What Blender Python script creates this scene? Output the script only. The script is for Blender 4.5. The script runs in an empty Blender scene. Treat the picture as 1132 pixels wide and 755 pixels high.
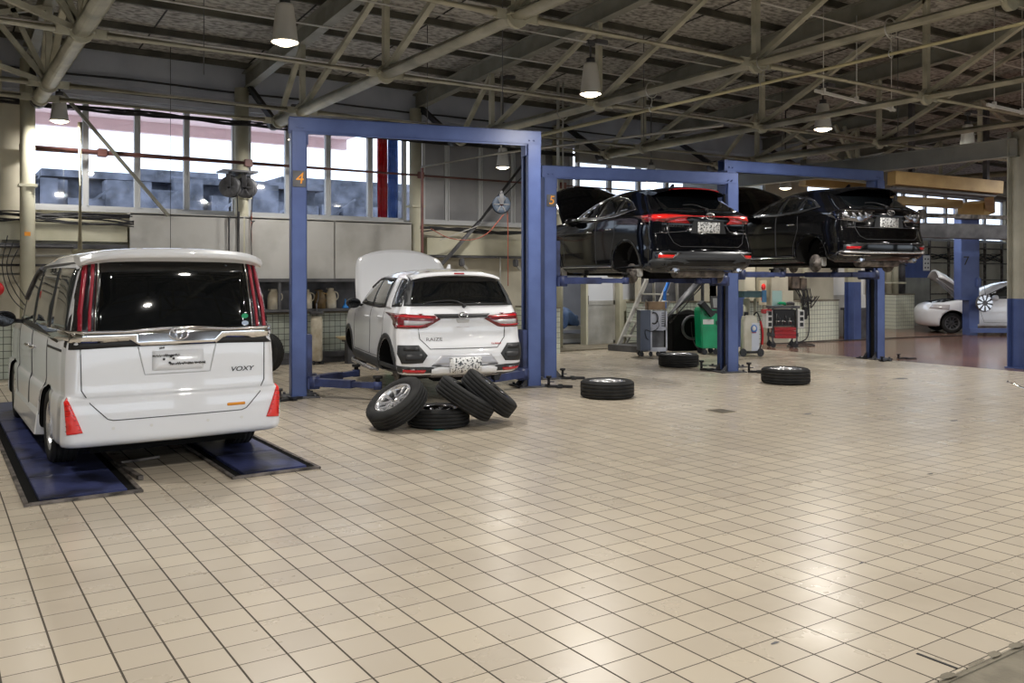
import bpy, bmesh, math, random
from mathutils import Vector, Matrix, geometry
from mathutils.bvhtree import BVHTree
R = math.radians
PI = math.pi
rnd = random.Random(7)
sc = bpy.context.scene
COL = sc.collection

# ------------------------------------------------------------------ camera
cam_d = bpy.data.cameras.new('camera')
cam = bpy.data.objects.new('camera', cam_d)
COL.objects.link(cam)
cam.location = (0, 0, 1.58)
cam.rotation_euler = (R(90), 0, R(-33.5))
cam_d.lens = 36 * 976 / 1132
cam_d.shift_y = -71.5 / 1132
cam_d.clip_end = 300
sc.camera = cam
# ------------------------------------------------------------------ world, exposure
sc.view_settings.view_transform = 'Standard'
sc.view_settings.look = 'None'
sc.view_settings.exposure = 0.44
sc.view_settings.gamma = 1
sc.view_settings.use_curve_mapping = False
world = bpy.data.worlds.new('sky')
sc.world = world
world.use_nodes = True
wn = world.node_tree
bgn = wn.nodes['Background']
bgn.inputs[0].default_value = (0.80, 0.89, 1.0, 1)
bgn.inputs[1].default_value = 2.3
LAMP_POWER = 62
LAMP_COL = (1.0, 0.965, 0.91)

# ------------------------------------------------------------------ materials
MATS = {}
def mat(name, col, rough=0.5, metal=0.0, coat=0.0, spec=0.5, emit=None, estr=0, trans=0, alpha=1, ior=1.45):
    m = bpy.data.materials.new(name); m.use_nodes = True
    b = m.node_tree.nodes['Principled BSDF']
    b.inputs['Base Color'].default_value = (*col, 1)
    b.inputs['Roughness'].default_value = rough
    b.inputs['Metallic'].default_value = metal
    b.inputs['Coat Weight'].default_value = coat
    b.inputs['Coat Roughness'].default_value = 0.03
    b.inputs['Specular IOR Level'].default_value = spec
    b.inputs['Transmission Weight'].default_value = trans
    b.inputs['IOR'].default_value = ior
    b.inputs['Alpha'].default_value = alpha
    if emit:
        b.inputs['Emission Color'].default_value = (*emit, 1)
        b.inputs['Emission Strength'].default_value = estr
    MATS[name] = m
    return m
def N(m, t, **kw):
    n = m.node_tree.nodes.new(t)
    for k, v in kw.items(): setattr(n, k, v)
    return n
def L(m, a, b): m.node_tree.links.new(a, b)
def mottle(m, c1, c2, scale=3.0, detail=6, lo=0.35, hi=0.65, bump=0.0, bscale=None, stretch=None, rough=None):
    """base colour varies between two paint/dirt colours with noise"""
    b = m.node_tree.nodes['Principled BSDF']
    tc = N(m, 'ShaderNodeTexCoord'); src = tc.outputs['Object']
    if stretch:
        mp = N(m, 'ShaderNodeMapping'); mp.inputs['Scale'].default_value = stretch
        L(m, src, mp.inputs[0]); src = mp.outputs[0]
    nz = N(m, 'ShaderNodeTexNoise'); nz.inputs['Scale'].default_value = scale; nz.inputs['Detail'].default_value = detail
    L(m, src, nz.inputs['Vector'])
    cr = N(m, 'ShaderNodeValToRGB')
    cr.color_ramp.elements[0].position = lo; cr.color_ramp.elements[0].color = (*c1, 1)
    cr.color_ramp.elements[1].position = hi; cr.color_ramp.elements[1].color = (*c2, 1)
    L(m, nz.outputs[0], cr.inputs[0]); L(m, cr.outputs[0], b.inputs['Base Color'])
    if bump:
        n2 = N(m, 'ShaderNodeTexNoise'); n2.inputs['Scale'].default_value = bscale or scale * 6
        n2.inputs['Detail'].default_value = 5
        L(m, src, n2.inputs['Vector'])
        bp = N(m, 'ShaderNodeBump'); bp.inputs['Strength'].default_value = bump; bp.inputs['Distance'].default_value = 0.02
        L(m, n2.outputs[0], bp.inputs['Height']); L(m, bp.outputs[0], b.inputs['Normal'])
    return m

def math_n(m, op, a, b=None, c=None):
    n = N(m, 'ShaderNodeMath', operation=op)
    for i, v in enumerate((a, b, c)):
        if v is None: continue
        if isinstance(v, (int, float)): n.inputs[i].default_value = v
        else: L(m, v, n.inputs[i])
    return n.outputs[0]
def mixc(m, f, a, b):
    n = N(m, 'ShaderNodeMix', data_type='RGBA')
    if isinstance(f, (int, float)): n.inputs[0].default_value = f
    else: L(m, f, n.inputs[0])
    for i, v in ((6, a), (7, b)):
        if isinstance(v, tuple): n.inputs[i].default_value = (*v, 1)
        else: L(m, v, n.inputs[i])
    return n.outputs[2]

def tile_mat(name, pitch, ox, oy, axes, c1, c2, grout, gw1, gw2, rough, var=0.5, dirt=None, bump=0.25, rvar=0.0):
    m = mat(name, c1, rough)
    b = m.node_tree.nodes['Principled BSDF']
    tc = N(m, 'ShaderNodeTexCoord'); sp = N(m, 'ShaderNodeSeparateXYZ'); L(m, tc.outputs['Object'], sp.inputs[0])
    u = math_n(m, 'DIVIDE', math_n(m, 'SUBTRACT', sp.outputs[axes[0]], ox), pitch)
    v = math_n(m, 'DIVIDE', math_n(m, 'SUBTRACT', sp.outputs[axes[1]], oy), pitch)
    fu = math_n(m, 'FRACT', math_n(m, 'ADD', u, 0.5)); fv = math_n(m, 'FRACT', math_n(m, 'ADD', v, 0.5))
    du = math_n(m, 'ABSOLUTE', math_n(m, 'SUBTRACT', fu, 0.5)); dv = math_n(m, 'ABSOLUTE', math_n(m, 'SUBTRACT', fv, 0.5))
    gu = math_n(m, 'LESS_THAN', du, gw1 / pitch / 2); gv = math_n(m, 'LESS_THAN', dv, gw2 / pitch / 2)
    g = math_n(m, 'MAXIMUM', gu, gv)
    cb = N(m, 'ShaderNodeCombineXYZ')
    L(m, math_n(m, 'FLOOR', u), cb.inputs[0]); L(m, math_n(m, 'FLOOR', v), cb.inputs[1])
    wn_ = N(m, 'ShaderNodeTexWhiteNoise', noise_dimensions='3D'); L(m, cb.outputs[0], wn_.inputs[0])
    base = mixc(m, math_n(m, 'MULTIPLY', wn_.outputs[0], var), c1, c2)
    nz = N(m, 'ShaderNodeTexNoise'); nz.inputs['Scale'].default_value = 0.55; nz.inputs['Detail'].default_value = 8; nz.inputs['Roughness'].default_value = 0.65
    L(m, tc.outputs['Object'], nz.inputs['Vector'])
    if dirt:
        cr = N(m, 'ShaderNodeValToRGB'); cr.color_ramp.elements[0].position = 0.52; cr.color_ramp.elements[1].position = 0.78
        L(m, nz.outputs[0], cr.inputs[0])
        base = mixc(m, math_n(m, 'MULTIPLY', cr.outputs[0], 0.55), base, dirt)
    ng = N(m, 'ShaderNodeTexNoise'); ng.inputs['Scale'].default_value = 1.3
    L(m, tc.outputs['Object'], ng.inputs['Vector'])
    gcol = mixc(m, ng.outputs[0], grout, tuple(min(1, x * 2.0) for x in grout))
    col = mixc(m, g, base, gcol)
    L(m, col, b.inputs['Base Color'])
    n3 = N(m, 'ShaderNodeTexNoise'); n3.inputs['Scale'].default_value = 2.2; n3.inputs['Detail'].default_value = 6
    L(m, tc.outputs['Object'], n3.inputs['Vector'])
    r = math_n(m, 'ADD', rough - rvar / 2, math_n(m, 'MULTIPLY', n3.outputs[0], rvar))
    r = math_n(m, 'ADD', r, math_n(m, 'MULTIPLY', g, 0.4))
    L(m, r, b.inputs['Roughness'])
    bp = N(m, 'ShaderNodeBump'); bp.inputs['Strength'].default_value = bump; bp.inputs['Distance'].default_value = 0.003
    L(m, math_n(m, 'SUBTRACT', 1.0, g), bp.inputs['Height']); L(m, bp.outputs[0], b.inputs['Normal'])
    return m, col

M_floor, floor_col = tile_mat('floor tiles', 0.204, 0.4418, 2.18, (0, 1), (0.59, 0.515, 0.405), (0.49, 0.425, 0.34), (0.045, 0.035, 0.024), 0.0090, 0.0058, 0.29, 0.8, dirt=(0.33, 0.27, 0.20), rvar=0.16)
M_wtile, _ = tile_mat('wainscot tiles', 0.108, 0, 0, (0, 2), (0.56, 0.60, 0.52), (0.46, 0.51, 0.45), (0.05, 0.055, 0.045), 0.010, 0.010, 0.30, 0.9, dirt=(0.30, 0.30, 0.22))
M_wtile2, _ = tile_mat('pale wall tiles', 0.108, 0, 0, (0, 2), (0.78, 0.80, 0.66), (0.70, 0.73, 0.60), (0.12, 0.12, 0.10), 0.008, 0.008, 0.30, 0.9, dirt=(0.40, 0.36, 0.22))
M_conc = mottle(mat('worn concrete', (0.3, 0.27, 0.2), 0.75), (0.15, 0.13, 0.095), (0.27, 0.24, 0.18), 5, 10, 0.3, 0.7, 0.4)
M_redfl = mottle(mat('red painted floor', (0.2, 0.1, 0.08), 0.16), (0.15, 0.10, 0.085), (0.30, 0.15, 0.10), 0.7, 8, 0.3, 0.7, 0.05)
M_deck = mottle(mat('roof boards', (0.2, 0.17, 0.14), 0.9), (0.17, 0.16, 0.145), (0.47, 0.45, 0.415), 9, 14, 0.36, 0.60, 0.8, 22, (1, 1.8, 1))
M_steel = mottle(mat('khaki painted steel', (0.4, 0.38, 0.29), 0.45), (0.27, 0.26, 0.20), (0.50, 0.48, 0.38), 3, 8, 0.30, 0.62)
M_raft = mottle(mat('grey olive steel', (0.3, 0.29, 0.24), 0.55), (0.17, 0.165, 0.135), (0.30, 0.295, 0.25), 2, 8, 0.3, 0.7)
M_purlin_shade = mottle(mat('purlin steel with painted shade', (0.1, 0.1, 0.08), 0.7), (0.05, 0.048, 0.04), (0.12, 0.115, 0.09), 2)  # darkened so the purlins carry their own shadow bands
M_greybeam = mottle(mat('grey painted beam', (0.4, 0.4, 0.38), 0.5), (0.25, 0.25, 0.235), (0.34, 0.34, 0.32), 2, 8, 0.3, 0.7)
M_wall = mottle(mat('aged cream wall', (0.6, 0.57, 0.48), 0.8), (0.40, 0.37, 0.29), (0.60, 0.56, 0.45), 1.2, 9, 0.28, 0.6)
M_wallgrey = mottle(mat('grey blue wall', (0.35, 0.36, 0.38), 0.7), (0.38, 0.40, 0.46), (0.50, 0.52, 0.58), 1.4, 8, 0.3, 0.6)
M_sheet = mottle(mat('white sheet panel', (0.6, 0.6, 0.57), 0.35), (0.36, 0.35, 0.32), (0.52, 0.51, 0.485), 1.6, 9, 0.25, 0.55)
M_cream = mottle(mat('cream painted metal', (0.6, 0.57, 0.4), 0.5), (0.42, 0.40, 0.29), (0.57, 0.55, 0.43), 1.6, 8, 0.3, 0.6)
M_colgrey = mottle(mat('grey beige column', (0.4, 0.4, 0.34), 0.5), (0.34, 0.33, 0.28), (0.47, 0.46, 0.40), 1.6)
M_dark = mat('dark recess', (0.03, 0.03, 0.03), 0.8)
M_dkgrey = mottle(mat('dark grey steel', (0.09, 0.09, 0.1), 0.5), (0.05, 0.05, 0.055), (0.13, 0.13, 0.14), 3)
M_alu = mottle(mat('aluminium', (0.5, 0.5, 0.48), 0.4, 0.35), (0.38, 0.37, 0.34), (0.56, 0.55, 0.52), 2)
M_frame = mat('window frame', (0.52, 0.53, 0.54), 0.4)
M_blue = mottle(mat('blue lift paint', (0.06, 0.1, 0.3), 0.38), (0.060, 0.090, 0.235), (0.090, 0.135, 0.33), 2.5, 8, 0.3, 0.7)
M_navy = mottle(mat('navy lift arms', (0.03, 0.04, 0.12), 0.45), (0.02, 0.025, 0.06), (0.05, 0.07, 0.19), 4)
M_dblue = mottle(mat('dirty navy plate', (0.03, 0.04, 0.12), 0.3), (0.012, 0.013, 0.025), (0.05, 0.062, 0.165), 2.6, 9, 0.38, 0.55, 0.15)
M_black = mat('black plastic', (0.018, 0.018, 0.02), 0.45)
M_matblk = mat('matt black', (0.008, 0.008, 0.008), 0.9, spec=0.15)
M_rubber = mottle(mat('tyre rubber', (0.03, 0.03, 0.03), 0.65), (0.014, 0.014, 0.015), (0.028, 0.028, 0.027), 6)
M_rubber.node_tree.nodes['Principled BSDF'].inputs['Specular IOR Level'].default_value = 0.28
M_chrome = mat('chrome', (0.85, 0.85, 0.87), 0.07, 1.0)
M_dchrome = mat('dark chrome', (0.28, 0.28, 0.30), 0.12, 1.0)
M_silver = mat('silver alloy', (0.70, 0.70, 0.71), 0.25, 0.8)
M_rust = mottle(mat('rusty cast iron', (0.2, 0.16, 0.13), 0.6, 0.4), (0.05, 0.045, 0.04), (0.24, 0.21, 0.19), 9)
M_orange = mat('orange paint', (0.85, 0.33, 0.03), 0.5)
M_redpipe = mottle(mat('brown red pipe', (0.2, 0.07, 0.06), 0.5), (0.13, 0.06, 0.055), (0.24, 0.10, 0.085), 3)
M_green = mottle(mat('green enamel', (0.0, 0.35, 0.14), 0.3), (0.0, 0.28, 0.11), (0.005, 0.40, 0.17), 3)
M_white = mat('white plastic', (0.75, 0.75, 0.73), 0.4)
M_ivory = mottle(mat('stained ivory plastic', (0.6, 0.53, 0.4), 0.5), (0.50, 0.43, 0.31), (0.74, 0.69, 0.58), 5)
M_ylw = mottle(mat('yellow ochre steel', (0.6, 0.42, 0.16), 0.5), (0.40, 0.26, 0.10), (0.55, 0.38, 0.16), 2)
M_red = mat('red enamel', (0.5, 0.02, 0.025), 0.3)
M_bluecloth = mottle(mat('blue tarpaulin', (0.1, 0.2, 0.45), 0.6), (0.10, 0.18, 0.40), (0.22, 0.34, 0.60), 4)
M_wood = mottle(mat('brown board', (0.25, 0.17, 0.1), 0.6), (0.16, 0.10, 0.06), (0.32, 0.22, 0.13), 3)
M_pinkext = mat('pink soffit outside', (0.92, 0.70, 0.70), 0.8)
M_extblue = mottle(mat('distant blue grey building', (0.10, 0.16, 0.3), 0.8), (0.05, 0.055, 0.07), (0.19, 0.20, 0.25), 1.6)
M_extwhite = mat('distant pale building', (0.55, 0.6, 0.7), 0.8)
M_pave = mat('pale paving', (0.82, 0.80, 0.78), 0.9)
M_asph = mat('asphalt', (0.12, 0.13, 0.15), 0.8)
M_yellowpipe = mat('yellow gas pipe', (0.55, 0.50, 0.30), 0.4)
M_cable = mat('black cable', (0.02, 0.02, 0.022), 0.5)
M_redhose = mat('orange red hose', (0.33, 0.075, 0.045), 0.45)
M_glow = mat('lamp diffuser', (1, 1, 1), 0.5, emit=(1.0, 0.84, 0.56), estr=11)
M_bell = mat('lamp bell grey', (0.66, 0.65, 0.62), 0.5, 0.2)
# car paints, glass, lights
M_pwhite = mat('pearl white paint', (0.84, 0.85, 0.88), 0.30, 0.0, 1.0)
M_pblack = mat('gloss black paint', (0.002, 0.0025, 0.004), 0.10, 0.0, 0.25, spec=0.30)
M_pblack2 = mat('black mica paint', (0.003, 0.003, 0.0035), 0.10, 0.0, 0.2, spec=0.28)
M_glass = mat('dark privacy glass', (0.004, 0.005, 0.006), 0.04, 0.0, 1.0)
M_tint = mat('smoked side glass', (0.035, 0.04, 0.04), 0.05, 0.0, 1.0)
M_lens = mat('red lamp lens', (0.50, 0.006, 0.012), 0.12, 0.0, 1.0)
M_lensd = mat('deep red lamp lens', (0.17, 0.008, 0.014), 0.15, 0.0, 1.0)
M_lensv = mat('crimson light bar', (0.36, 0.010, 0.03), 0.3, 0.0, 1.0)
M_lampdk = mat('dark lamp housing', (0.03, 0.025, 0.03), 0.15, 0.4, 1.0)
M_lensg = mat('smoked clear lens', (0.20, 0.20, 0.21), 0.2, 0.0, 1.0)
M_lensb = mat('bright red reflector', (0.85, 0.02, 0.015), 0.25, 0.0, 1.0)
M_lensc = mat('clear lamp lens', (0.50, 0.47, 0.48), 0.12, 0.0, 1.0)
M_clad = mat('grey plastic cladding', (0.030, 0.032, 0.034), 0.5)
M_seam = mat('panel gap', (0.06, 0.06, 0.065), 0.7)
M_plate = None

def windowglass():
    m = bpy.data.materials.new('window pane'); m.use_nodes = True
    nt = m.node_tree; nt.nodes.remove(nt.nodes['Principled BSDF'])
    out = nt.nodes['Material Output']
    tr = N(m, 'ShaderNodeBsdfTransparent'); tr.inputs[0].default_value = (0.90, 0.93, 0.97, 1)
    gl = N(m, 'ShaderNodeBsdfGlossy'); gl.inputs['Roughness'].default_value = 0.03
    mx = N(m, 'ShaderNodeMixShader'); mx.inputs[0].default_value = 0.08
    L(m, tr.outputs[0], mx.inputs[1]); L(m, gl.outputs[0], mx.inputs[2]); L(m, mx.outputs[0], out.inputs[0])
    return m
M_pane = windowglass()
M_frost = mottle(mat('grey film pane', (0.30, 0.30, 0.31), 0.25), (0.24, 0.24, 0.25), (0.34, 0.34, 0.35), 0.8)
M_milk = mat('milky pane', (0.62, 0.64, 0.68), 0.2)

def plate_mat():
    m = mat('scrambled number plate', (0.8, 0.8, 0.8), 0.4)
    b = m.node_tree.nodes['Principled BSDF']
    tc = N(m, 'ShaderNodeTexCoord')
    v = N(m, 'ShaderNodeTexNoise'); v.inputs['Scale'].default_value = 48; v.inputs['Detail'].default_value = 3
    L(m, tc.outputs['Object'], v.inputs['Vector'])
    cr = N(m, 'ShaderNodeValToRGB'); cr.color_ramp.interpolation = 'CONSTANT'
    cr.color_ramp.elements[0].color = (0.05, 0.06, 0.07, 1); cr.color_ramp.elements[1].position = 0.44; cr.color_ramp.elements[1].color = (0.8, 0.8, 0.8, 1)
    L(m, v.outputs[0], cr.inputs[0]); L(m, cr.outputs[0], b.inputs['Base Color'])
    return m
M_plate = plate_mat()

# ------------------------------------------------------------------ mesh helpers
def obj(name, bm, m=None, parent=None, smooth=False, loc=None):
    me = bpy.data.meshes.new(name)
    bm.to_mesh(me); bm.free()
    if m is not None:
        for k in (m if isinstance(m, (list, tuple)) else [m]): me.materials.append(k)
    if smooth:
        for p in me.polygons: p.use_smooth = True
    o = bpy.data.objects.new(name, me); COL.objects.link(o)
    if parent: o.parent = parent
    if loc: o.location = loc
    return o
def tag(o, label=None, cat=None, group=None, kind=None):
    if label: o['label'] = label
    if cat: o['category'] = cat
    if group: o['group'] = group
    if kind: o['kind'] = kind
    return o
def thing(name, label, cat, loc=(0, 0, 0), rz=0, group=None):
    o = bpy.data.objects.new(name, None); COL.objects.link(o)
    o.location = loc; o.rotation_euler = (0, 0, rz); o.empty_display_size = 0.1
    return tag(o, label, cat, group)
def struct(name, bm, m, smooth=False, parent=None):
    o = obj(name, bm, m, parent, smooth)
    if parent is None: o['kind'] = 'structure'
    return o
def dup(root, loc=None, rz=None, label=None, group=None):
    r = root.copy(); COL.objects.link(r)
    if loc is not None: r.location = loc
    if rz is not None: r.rotation_euler = (0, 0, rz)
    if label: r['label'] = label
    if group: r['group'] = group
    for ch in list(root.children):
        c = ch.copy(); COL.objects.link(c); c.parent = r
        for g in list(ch.children):
            d = g.copy(); COL.objects.link(d); d.parent = c
    return r
def B(): return bmesh.new()
def bx(bm, x0, x1, y0, y1, z0, z1, mtx=None, bev=0, mi=0):
    vs = [bm.verts.new((x, y, z)) for z in (z0, z1) for y in (y0, y1) for x in (x0, x1)]
    fs = [bm.faces.new([vs[i] for i in f]) for f in ((0, 2, 3, 1), (4, 5, 7, 6), (0, 1, 5, 4), (2, 6, 7, 3), (0, 4, 6, 2), (1, 3, 7, 5))]
    for f in fs: f.material_index = mi
    if bev:
        es = list({e for f in fs for e in f.edges})
        r = bmesh.ops.bevel(bm, geom=es, offset=bev, segments=2, affect='EDGES')
        vs = list({v for f in r['faces'] for v in f.verts} | {v for v in vs if v.is_valid})
        for f in r['faces']: f.material_index = mi
        vs = [v for v in vs if v.is_valid]
    if mtx is not None:
        for v in vs: v.co = mtx @ v.co
    return bm
def frame_of(d):
    d = Vector(d).normalized()
    up = Vector((0, 0, 1)) if abs(d.z) < 0.99 else Vector((1, 0, 0))
    a = d.cross(up).normalized(); b = a.cross(d).normalized()
    return a, b, d
def cyl(bm, p0, p1, r0, r1=None, seg=14, caps=True, mi=0):
    p0, p1 = Vector(p0), Vector(p1)
    if r1 is None: r1 = r0
    a, b, d = frame_of(p1 - p0)
    rings = []
    for p, r in ((p0, r0), (p1, r1)):
        rings.append([bm.verts.new(p + (a * math.cos(2 * PI * i / seg) + b * math.sin(2 * PI * i / seg)) * r) for i in range(seg)])
    for i in range(seg):
        j = (i + 1) % seg
        f = bm.faces.new((rings[0][i], rings[1][i], rings[1][j], rings[0][j])); f.smooth = True; f.material_index = mi
    if caps:
        for rg in (rings[0], list(reversed(rings[1]))):
            c = bm.faces.new(rg); c.material_index = mi
    return bm
def beam(bm, p0, p1, w, h, mi=0):
    """rectangular bar between two points, w across and h up"""
    p0, p1 = Vector(p0), Vector(p1)
    a, b, d = frame_of(p1 - p0)
    q = []
    for p in (p0, p1):
        q.append([bm.verts.new(p + a * (sx * w / 2) + b * (sy * h / 2)) for sx, sy in ((-1, -1), (1, -1), (1, 1), (-1, 1))])
    for i in range(4):
        j = (i + 1) % 4
        bm.faces.new((q[0][i], q[1][i], q[1][j], q[0][j])).material_index = mi
    bm.faces.new(q[0]).material_index = mi; bm.faces.new(list(reversed(q[1]))).material_index = mi
    return bm
def tube(bm, pts, r, seg=8, sub=0, mi=0):
    P = [Vector(p) for p in pts]
    for _ in range(sub):
        Q = [P[0]]
        for i in range(len(P) - 1):
            Q.append(P[i] * 0.75 + P[i + 1] * 0.25); Q.append(P[i] * 0.25 + P[i + 1] * 0.75)
        Q.append(P[-1]); P = Q
    rings = []; prev = None
    for i, p in enumerate(P):
        d = (P[min(i + 1, len(P) - 1)] - P[max(i - 1, 0)])
        if d.length < 1e-9: d = Vector((0, 0, 1))
        d.normalize()
        if prev is None: a, b, _ = frame_of(d)
        else:
            a = prev - d * prev.dot(d)
            if a.length < 1e-6: a, b, _ = frame_of(d)
            a.normalize(); b = d.cross(a)
        prev = a
        rings.append([bm.verts.new(p + (a * math.cos(2 * PI * k / seg) + b * math.sin(2 * PI * k / seg)) * r) for k in range(seg)])
    for i in range(len(rings) - 1):
        for k in range(seg):
            j = (k + 1) % seg
            f = bm.faces.new((rings[i][k], rings[i][j], rings[i + 1][j], rings[i + 1][k])); f.smooth = True; f.material_index = mi
    bm.faces.new(list(reversed(rings[0]))); bm.faces.new(rings[-1])
    return bm
def lathe(bm, prof, seg=32, mtx=None, mod=None, mi=0, closed=False, smooth=True, cap=True):
    """prof: (r, z) list revolved about local z"""
    rings = []
    for pi_, (r, z) in enumerate(prof):
        ring = []
        for i in range(seg):
            a = 2 * PI * i / seg
            rr, zz = (mod(pi_, i, r, z) if mod else (r, z))
            co = Vector((rr * math.cos(a), rr * math.sin(a), zz))
            ring.append(bm.verts.new(mtx @ co if mtx is not None else co))
        rings.append(ring)
    n = len(rings)
    for q in range(n if closed else n - 1):
        A, C = rings[q], rings[(q + 1) % n]
        for i in range(seg):
            j = (i + 1) % seg
            f = bm.faces.new((A[i], A[j], C[j], C[i])); f.smooth = smooth; f.material_index = mi
    if not closed and cap:
        if prof[0][0] > 1e-6: bm.faces.new(list(reversed(rings[0]))).material_index = mi
        if prof[-1][0] > 1e-6: bm.faces.new(rings[-1]).material_index = mi
    return bm
def prism(bm, pts, d, mtx=None, mi=0):
    """closed 2D outline in xz extruded along y by d"""
    a = [bm.verts.new((x, 0, z)) for x, z in pts]; b = [bm.verts.new((x, d, z)) for x, z in pts]
    n = len(pts)
    for i in range(n):
        j = (i + 1) % n
        bm.faces.new((a[i], a[j], b[j], b[i])).material_index = mi
    bm.faces.new(list(reversed(a))).material_index = mi; bm.faces.new(b).material_index = mi
    if mtx is not None:
        for v in a + b: v.co = mtx @ v.co
    return bm
def T(x=0, y=0, z=0): return Matrix.Translation((x, y, z))
def RZ(a): return Matrix.Rotation(a, 4, 'Z')
def RX(a): return Matrix.Rotation(a, 4, 'X')
def RY(a): return Matrix.Rotation(a, 4, 'Y')
def fixn(bm): bmesh.ops.recalc_face_normals(bm, faces=bm.faces[:]); return bm

def text_obj(body, size, m, parent, mtx, name='lettering', extrude=0.002, shear=0.0, align='CENTER', sx=1.0):
    cu = bpy.data.curves.new('t', 'FONT'); cu.body = body; cu.size = size; cu.extrude = extrude; cu.shear = shear
    cu.align_x = align; cu.align_y = 'CENTER'
    t = bpy.data.objects.new('t', cu); COL.objects.link(t)
    bpy.context.view_layer.update()
    me = bpy.data.meshes.new_from_object(t.evaluated_get(bpy.context.evaluated_depsgraph_get()))
    me.name = name
    bpy.data.objects.remove(t); bpy.data.curves.remove(cu)
    me.transform(mtx @ Matrix.Diagonal((sx, 1, 1, 1)))
    me.materials.clear(); me.materials.append(m)
    o = bpy.data.objects.new(name, me); COL.objects.link(o)
    if parent: o.parent = parent
    return o
# ================================================================== SETTING
YW = 15.8          # window wall
bm = B()
bx(bm, -12, 15.2, 1.96, 16.2, -0.2, 0)
struct('floor', bm, M_floor)
bm = B(); bx(bm, -12, 60, -30, 1.945, -0.2, -0.012)
bx(bm, -12, 60, 1.94, 1.965, -0.2, -0.006)
struct('floor', bm, M_conc)
bm = B(); bx(bm, 15.2, 60, 1.965, 30, -0.2, -0.001)
struct('floor', bm, M_redfl)
# chipped edge of the tiling at the bottom right corner
bm = B()
for i in range(9):
    x = 2.9 + i * 0.17 + rnd.uniform(-.05, .05); w = rnd.uniform(.03, .09); h = rnd.uniform(.01, .025)
    n = 7
    pts = [(x + w * math.cos(2 * PI * k / n) * rnd.uniform(.7, 1.1), 1.97 + h * math.sin(2 * PI * k / n) * rnd.uniform(.6, 1.2)) for k in range(n)]
    f = bm.faces.new([bm.verts.new((px, py - .005, 0.0012)) for px, py in pts])
tag(obj('edge_crumbs', bm, M_conc), 'broken mortar along the front edge of the floor tiling', 'crumbs', kind='stuff')

def roofz(y): return 4.92 + 0.062 * (15.9 - y)      # underside of rafters
# ceiling deck
bm = B()
for x0, x1 in ((-12, 60),):
    z0, z1 = roofz(16.6) + .42, roofz(-16) + .42
    vs = [bm.verts.new(c) for c in ((x0, 18.6, z0 - .12), (x1, 18.6, z0 - .12), (x1, -16, z1), (x0, -16, z1))]
    vt = [bm.verts.new(v.co + Vector((0, 0, .15))) for v in vs]
    bm.faces.new(vs); bm.faces.new(list(reversed(vt)))
    for i in range(4):
        j = (i + 1) % 4; bm.faces.new((vs[i], vt[i], vt[j], vs[j]))
fixn(bm)
struct('ceiling', bm, M_deck)
# purlins: light channels under the deck, along x; dark colour paints in their shade
for i, y in enumerate([15.6 - 1.18 * k for k in range(18)]):
    bm = B(); z = roofz(y) + .32
    bx(bm, -11.9, 40, y - .01, y + .01, z, z + .10); bx(bm, -11.9, 40, y, y + .045, z, z + .010)
    tag(struct('trim_%d' % (i + 1), bm, M_purlin_shade), 'roof purlin channel under the boards')

# --- back wall with window band
WZ0, WZ1 = 2.69, 4.48
bm = B()
bx(bm, -12, 11.72, YW, YW + .2, 0.0, WZ0); bx(bm, 11.72, 12.45, YW, YW + .2, 2.1, WZ0)
bx(bm, 14.0, 20.2, YW, YW + .2, 0.0, WZ0); bx(bm, 20.0, 60, 17.9, 18.1, 0, 2.9); bx(bm, 20.0, 20.2, YW, 18, 0, 5.6); bx(bm, 20.0, 60, 17.9, 18.1, 4.5, 5.6)
bx(bm, 12.45, 14.0, YW, YW + .2, 2.2, WZ0)
bx(bm, -12, 0.2, YW, YW + .2, WZ0, 4.9)
struct('wall_back', bm, M_wall)
bm = B(); bx(bm, -12, 20.2, YW, YW + .2, 4.92, 5.6); bx(bm, -12, 20.0, YW - .02, YW + .22, WZ1, 4.92)
bx(bm, -12, 60, YW - .07, YW - .02, 4.52, 4.60); bx(bm, -12, 60, YW - .05, YW - .02, 4.74, 4.79)
struct('wall_upper', bm, M_wallgrey)
bm = B(); bx(bm, -12, 45, -10.2, -10, 2.9, 7.2)
for x_ in (-12, -3, 6, 15, 24, 33): bx(bm, x_, x_ + 1.6, -10.2, -10, 0, 2.9)
struct('wall_front', bm, M_wallgrey)
bm = B(); bx(bm, -12.2, -12, -16, 16, 0, 7); struct('wall_left', bm, M_wall)
bm = B(); bx(bm, 45, 45.2, -16, 16, 0, 7); struct('wall_right', bm, M_wall)
# windows
def window(n, xs, frost, z0=WZ0, z1=WZ1, midrail=None, y=YW + .09, panemat=None):
    bm = B(); w = .035
    bx(bm, xs[0] - .03, xs[-1] + .03, y - .05, y + .05, z0 - .0, z0 + .055)
    bx(bm, xs[0] - .03, xs[-1] + .03, y - .05, y + .05, z1 - .05, z1)
    for x in xs: bx(bm, x - w, x + w, y - .045, y + .045, z0, z1)
    for x in xs[1:-1]: bx(bm, x + .03, x + .052, y - .075, y - .045, z0 + .05, z1 - .05)
    bx(bm, xs[0] - .06, xs[-1] + .06, y - .16, y - .05, z0 - .05, z0 + .012)
    f = struct('window_%d' % n, bm, M_frame)
    for a, b in zip(xs[:-1], xs[1:]):
        g = B(); bx(g, a + w, b - w, y - .004, y + .004, z0 + .055, z1 - .05)
        obj('pane', g, panemat or (M_frost if frost else M_pane), f)
    return f
window(1, [1.36, 2.14, 2.93, 3.73, 4.56], False)
window(2, [4.82, 5.53, 6.31, 7.17, 7.93], False)
window(3, [8.35, 8.88, 9.68, 10.5, 11.3, 12.1], True)
window(4, [12.3, 13.2, 14.1, 15.0, 15.8, 16.7, 17.6, 18.5], False)
window(5, [20.3 + 1.3 * k for k in range(12)], False, 2.9, 4.5, y=18.0)
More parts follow.
